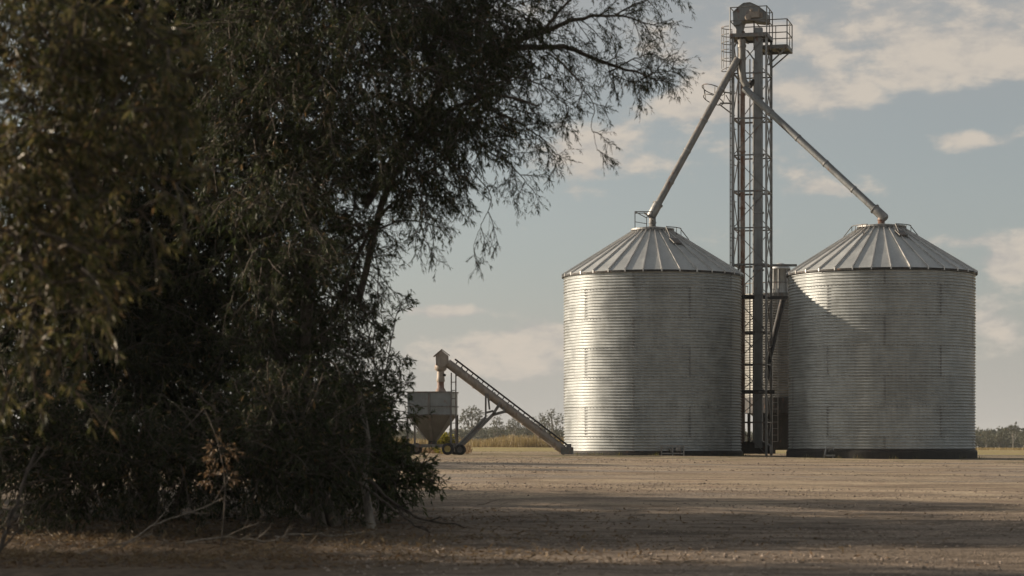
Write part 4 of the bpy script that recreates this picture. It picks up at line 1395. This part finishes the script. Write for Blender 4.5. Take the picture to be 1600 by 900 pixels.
protos = {k: far_tree(40 + i, k) for i, k in enumerate(('round', 'ragged', 'umbrella', 'bushy'))}
used = set()
FT = [  # column, row of the top, distance, kind, turn, label
    (738, 637, 560, 'round', .2, 'tall round-headed gum tree just right of the hopper'),
    (776, 652, 580, 'bushy', 1.0, 'gum tree under the middle of the conveyor tube'),
    (803, 655, 600, 'round', 2.3, 'rounded gum tree right of the conveyor wheels'),
    (822, 664, 640, 'bushy', 4.3, 'short gum tree just below the conveyor tube'),
    (843, 646, 540, 'ragged', .4, 'ragged gum tree above the lower end of the conveyor'),
    (866, 640, 520, 'ragged', 3.5, 'forked gum tree beside the sunlit silo wall'),
    (655, 668, 620, 'bushy', 2.0, 'gum tree showing through the hopper frame'),
    (708, 672, 640, 'bushy', 5.0, 'low gum tree behind the hopper ladder'),
    (1541, 671, 620, 'ragged', 1.2, 'sparse gum tree right of the shaded silo'),
    (1583, 665, 600, 'umbrella', .3, 'umbrella-crowned gum tree near the right edge of the picture'),
    (1600, 674, 560, 'bushy', .9, 'dark gum tree cut by the right edge'),
    (1561, 677, 640, 'bushy', 3.0, 'low gum tree between the sparse one and the umbrella-crowned one'),
]
TOPS = {'round': 9.4, 'ragged': 10.0, 'umbrella': 10.0, 'bushy': 8.0}
for px, py, Y, kind, rot, lab in FT:
    X = (px - 800) / F * Y; z = G(X, Y) - .1
    h = (HY - py) / F * Y - z
    s = h / TOPS[kind]
    if kind not in used:
        used.add(kind); o = protos[kind]
        o.location = (X, Y, z); o.rotation_euler = (0, 0, rot); o.scale = (s, s, s); o['label'] = lab
    else:
        copy_thing(protos[kind], (X, Y, z), rot, s, lab)


def far_wood():
    """the low belt of scrub below the gum trees: one mass"""
    rng = np.random.default_rng(77)
    n = 44000
    Y = rng.uniform(640, 720, n)
    X = rng.uniform(-190, 270, n)
    top = 2.2 + 3.6 * vnoise(X / 7, Y / 40, 9) + 1.2 * vnoise(X / 2.2, Y / 20, 5)
    top = np.where(X > 90, top * 1.05, top * .9)
    z = gz(X, Y) + top * rng.random(n) ** .75
    p = np.stack([X, Y, z], 1)
    d = rng.normal(size=p.shape)
    s = free_shoots(p, d, (.5, 1.0), 4, .0, .2, rng)
    V, Q = leaves_np(s, 7, (.5, .9), (.25, .5), rng=rng)
    o = new_obj('far_wood', quad_mesh('far_wood', V, Q), M['leaf_far'])
    tag(o, 'low belt of grey-green scrub along the far side of the field', 'wood', kind='stuff')


far_wood()


def blades(name, label, X, Y, H, W, material, lean=.35, seed=1):
    rng = np.random.default_rng(seed)
    n = len(X)
    z = gz(X, Y) - .02
    b = np.stack([X, Y, z], 1)
    a = rng.uniform(0, 2 * np.pi, n)
    side = np.stack([np.cos(a), np.sin(a), 0 * a], 1) * (W / 2)[:, None]
    ln = rng.normal(size=(n, 3)) * lean; ln[:, 2] = 1
    tip = b + unit(ln) * H[:, None]
    mid = b + unit(ln * np.array([.5, .5, 1])) * (H * .55)[:, None]
    V = np.stack([b - side, b + side, mid + side * .7, tip, mid - side * .7], 1).reshape(-1, 3)
    i = np.arange(n)[:, None] * 5
    Q = np.concatenate([i + np.array([[0, 1, 2, 4]]), i + np.array([[4, 2, 3, 3]])], 0)
    Q = Q[:len(i)]
    V4 = np.stack([b - side, b + side, tip + side * .25, tip - side * .25], 1).reshape(-1, 3)
    me = quad_mesh(name, V4, np.arange(len(V4)).reshape(-1, 4))
    o = new_obj(name, me, material)
    return tag(o, label, 'grass', kind='stuff')


rg = np.random.default_rng(55)
n = 16000
X = rg.uniform(-14, 12, n); Y = 196 + rg.uniform(0, 22, n)
H = (.35 + .75 * vnoise(X / 3, Y / 9, 3)) * rg.uniform(.6, 1.1, n) * np.clip(1.25 - (X + 2) * .035, .45, 1.2)
blades('tall_grass', 'stand of tall dry grass across the field behind the conveyor', X, Y, H, rg.uniform(.03, .07, n), M['grass_dry'], .25)
n = 12000
X = rg.uniform(38, 78, n); Y = rg.uniform(205, 300, n)
blades('pasture_grass', 'yellow pasture grass right of the shaded silo', X, Y, rg.uniform(.1, .28, n), rg.uniform(.05, .09, n), M['grass_dry'], .4, 2)
n = 9000
X = rg.uniform(-7, 22, n); Y = rg.uniform(84, 112, n)
keep = vnoise(X / 2.2, Y / 1.6, 8) > .55
X, Y = X[keep], Y[keep]
M['grass_green'] = leaf_mat('grass_green', ((0.10, 0.11, 0.035), (0.14, 0.14, 0.05), (0.20, 0.18, 0.07)), 0.15, 0.3)
blades('weeds', 'thin low weeds growing in the gravel around the silos', X, Y, rg.uniform(.02, .09, len(X)), rg.uniform(.01, .025, len(X)), M['grass_green'], .5, 3)
a = rg.uniform(R_(190), R_(350), 900)
q = vnoise(a * 9, a * 0, 6) > .5
a = a[q]; k_ = rg.random(len(a)) < .5
X = np.where(k_, siloL[1] + (3.80 + rg.random(len(a)) * .25) * np.cos(a), siloR[1] + (3.86 + rg.random(len(a)) * .25) * np.cos(a))
Y = np.where(k_, YL + (3.80 + rg.random(len(a)) * .25) * np.sin(a), YR + (3.86 + rg.random(len(a)) * .25) * np.sin(a))
blades('foot_weeds', 'low weed tufts along the feet of the silos', X, Y, rg.uniform(.04, .2, len(X)), rg.uniform(.012, .025, len(X)), M['grass_green'], .5, 6)
n = 5000
X = rg.uniform(-6.5, -1.8, n); Y = rg.uniform(94, 104, n)
keep = vnoise(X / .8, Y / 1.5, 12) > .42
X, Y = X[keep], Y[keep]
blades('dry_weeds', 'reddish dry weeds behind the hopper', X, Y, rg.uniform(.1, .42, len(X)), rg.uniform(.015, .035, len(X)), M['leaf_dry'], .4, 4)


# ---- loose stones and litter
def stones():
    rng = np.random.default_rng(91)
    n = 42000
    Y = 26 + (84 - 26) * rng.random(n) ** .8
    half = 800 / F * Y * 1.08
    X = -0.35 * half + rng.random(n) * 1.35 * half
    keep = rng.random(n) < .06 + .94 * (vnoise(X / 4.5, Y / 1.8, 17) > .55)
    X, Y = X[keep], Y[keep]; n = len(X)
    r = .006 + .028 * rng.random(n) ** 4
    z = gz(X, Y) + r * .25
    o8 = np.array([(1, 0, 0), (0, 1, 0), (-1, 0, 0), (0, -1, 0), (0, 0, 1), (0, 0, -1)], float)
    V = o8[None] * (r[:, None, None] * rng.uniform(.6, 1.25, (n, 6, 1))) * np.array([1.2, 1.0, .75])
    a = rng.uniform(0, 6.28, n); ca, sa = np.cos(a)[:, None], np.sin(a)[:, None]
    V = np.stack([V[..., 0] * ca - V[..., 1] * sa, V[..., 0] * sa + V[..., 1] * ca, V[..., 2]], -1)
    V += np.stack([X, Y, z], 1)[:, None]
    f = np.array([(0, 1, 4), (1, 2, 4), (2, 3, 4), (3, 0, 4), (1, 0, 5), (2, 1, 5), (3, 2, 5), (0, 3, 5)])
    Q = (np.arange(n)[:, None, None] * 6 + f[None]).reshape(-1, 3)
    me = quad_mesh('gravel', V.reshape(-1, 3), Q)
    m, k, b, out = mat('stone')
    rnd = k.node('ShaderNodeNewGeometry').outputs['Random Per Island']
    k.put(b.inputs['Base Color'], k.mixc(rnd, (0.15, 0.115, 0.088), (0.36, 0.30, 0.245))); b.inputs['Roughness'].default_value = .9
    tag(new_obj('gravel', me, m), 'loose stones scattered over the yard', 'gravel', kind='stuff')


stones()


def litter():
    rng = np.random.default_rng(92)
    n = 16000
    Y = rng.uniform(28.5, 44, n)
    X = -840 / F * Y + np.abs(rng.normal(size=n)) * 520 / F * Y
    z = gz(X, Y) + rng.uniform(.004, .05, n) * (rng.random(n) < .5) + .006
    p = np.stack([X, Y, z], 1)
    d = rng.normal(size=p.shape); d[:, 2] *= .3; d = unit(d)
    s = unit(np.cross(d, rng.normal(size=p.shape) * .5 + np.array([0, 0, 1.0])))
    l = rng.uniform(.05, .13, (n, 1)); w = rng.uniform(.010, .03, (n, 1)) / 2
    V = np.stack([p, p + d * l * .5 + s * w, p + d * l, p + d * l * .5 - s * w], 1).reshape(-1, 3)
    o = new_obj('leaf_litter', quad_mesh('leaf_litter', V, np.arange(len(V)).reshape(-1, 4)), M['leaf_dry'])
    tag(o, 'dry fallen leaves and bark strewn under the trees', 'leaf litter', kind='stuff')
    n = 6000
    Y = rng.uniform(29.5, 35.5, n)
    X = -840 / F * Y + np.abs(rng.normal(size=n)) * 480 / F * Y
    keep = vnoise(X / .7, Y / .9, 31) > .42
    X, Y = X[keep], Y[keep]; n = len(X)
    p = np.stack([X, Y, gz(X, Y) + .01], 1)
    d = rng.normal(size=p.shape); d[:, 2] = .1 + .5 * np.abs(d[:, 2])
    V, Q = leaves_np(free_shoots(p, d, (.05, .22), 4, .1, .3, rng), 2, (.05, .13), (.008, .028), rng=rng)
    o = new_obj('dry_grass', quad_mesh('dry_grass', V, Q), leaf_mat('litter_straw', ((0.10, 0.072, 0.042), (0.18, 0.13, 0.075), (0.29, 0.22, 0.13)), 0.25, 0.25))
    tag(o, 'pale dry grass and curled leaves heaped at the front of the thicket', 'dry grass', kind='stuff')
    n = 900
    Y = rng.uniform(29, 46, n)
    X = -800 / F * Y + np.abs(rng.normal(size=n)) * 480 / F * Y
    p = np.stack([X, Y, gz(X, Y) + .012], 1)
    d = rng.normal(size=p.shape); d[:, 2] = .06 + .15 * np.abs(d[:, 2]) * (rng.random(n) < .2)
    S = free_shoots(p, d, (.1, .55), 5, .02, .15, rng)
    o = new_obj('twig_litter', quad_mesh('twig_litter', *tubes_np(S, rng.uniform(.003, .009, n), np.full(n, .002), 4), True), M['dead'])
    tag(o, 'dead twigs scattered on the ground under the trees', 'twigs', kind='stuff')


litter()


# ---- thin summer haze over the whole farm
def haze():
    mb = MB(); mb.box((0, 1150, 9.0), (3040, 2600, 24.4))
    o = mb.build('haze', [])
    m = bpy.data.materials.new('haze'); m.use_nodes = True
    k = NT(m.node_tree)
    for n in list(k.N): k.N.remove(n)
    out = k.node('ShaderNodeOutputMaterial'); v = k.node('ShaderNodeVolumePrincipled')
    v.inputs['Color'].default_value = (0.86, 0.87, 0.87, 1)
    v.inputs['Density'].default_value = HAZE_DENSITY
    v.inputs['Anisotropy'].default_value = 0.2
    k.L.new(v.outputs[0], out.inputs['Volume'])
    o.data.materials.append(m)
    tag(o, 'thin pale haze in the air over the farm', 'haze', kind='stuff')


HAZE_DENSITY = 0.00013
haze()
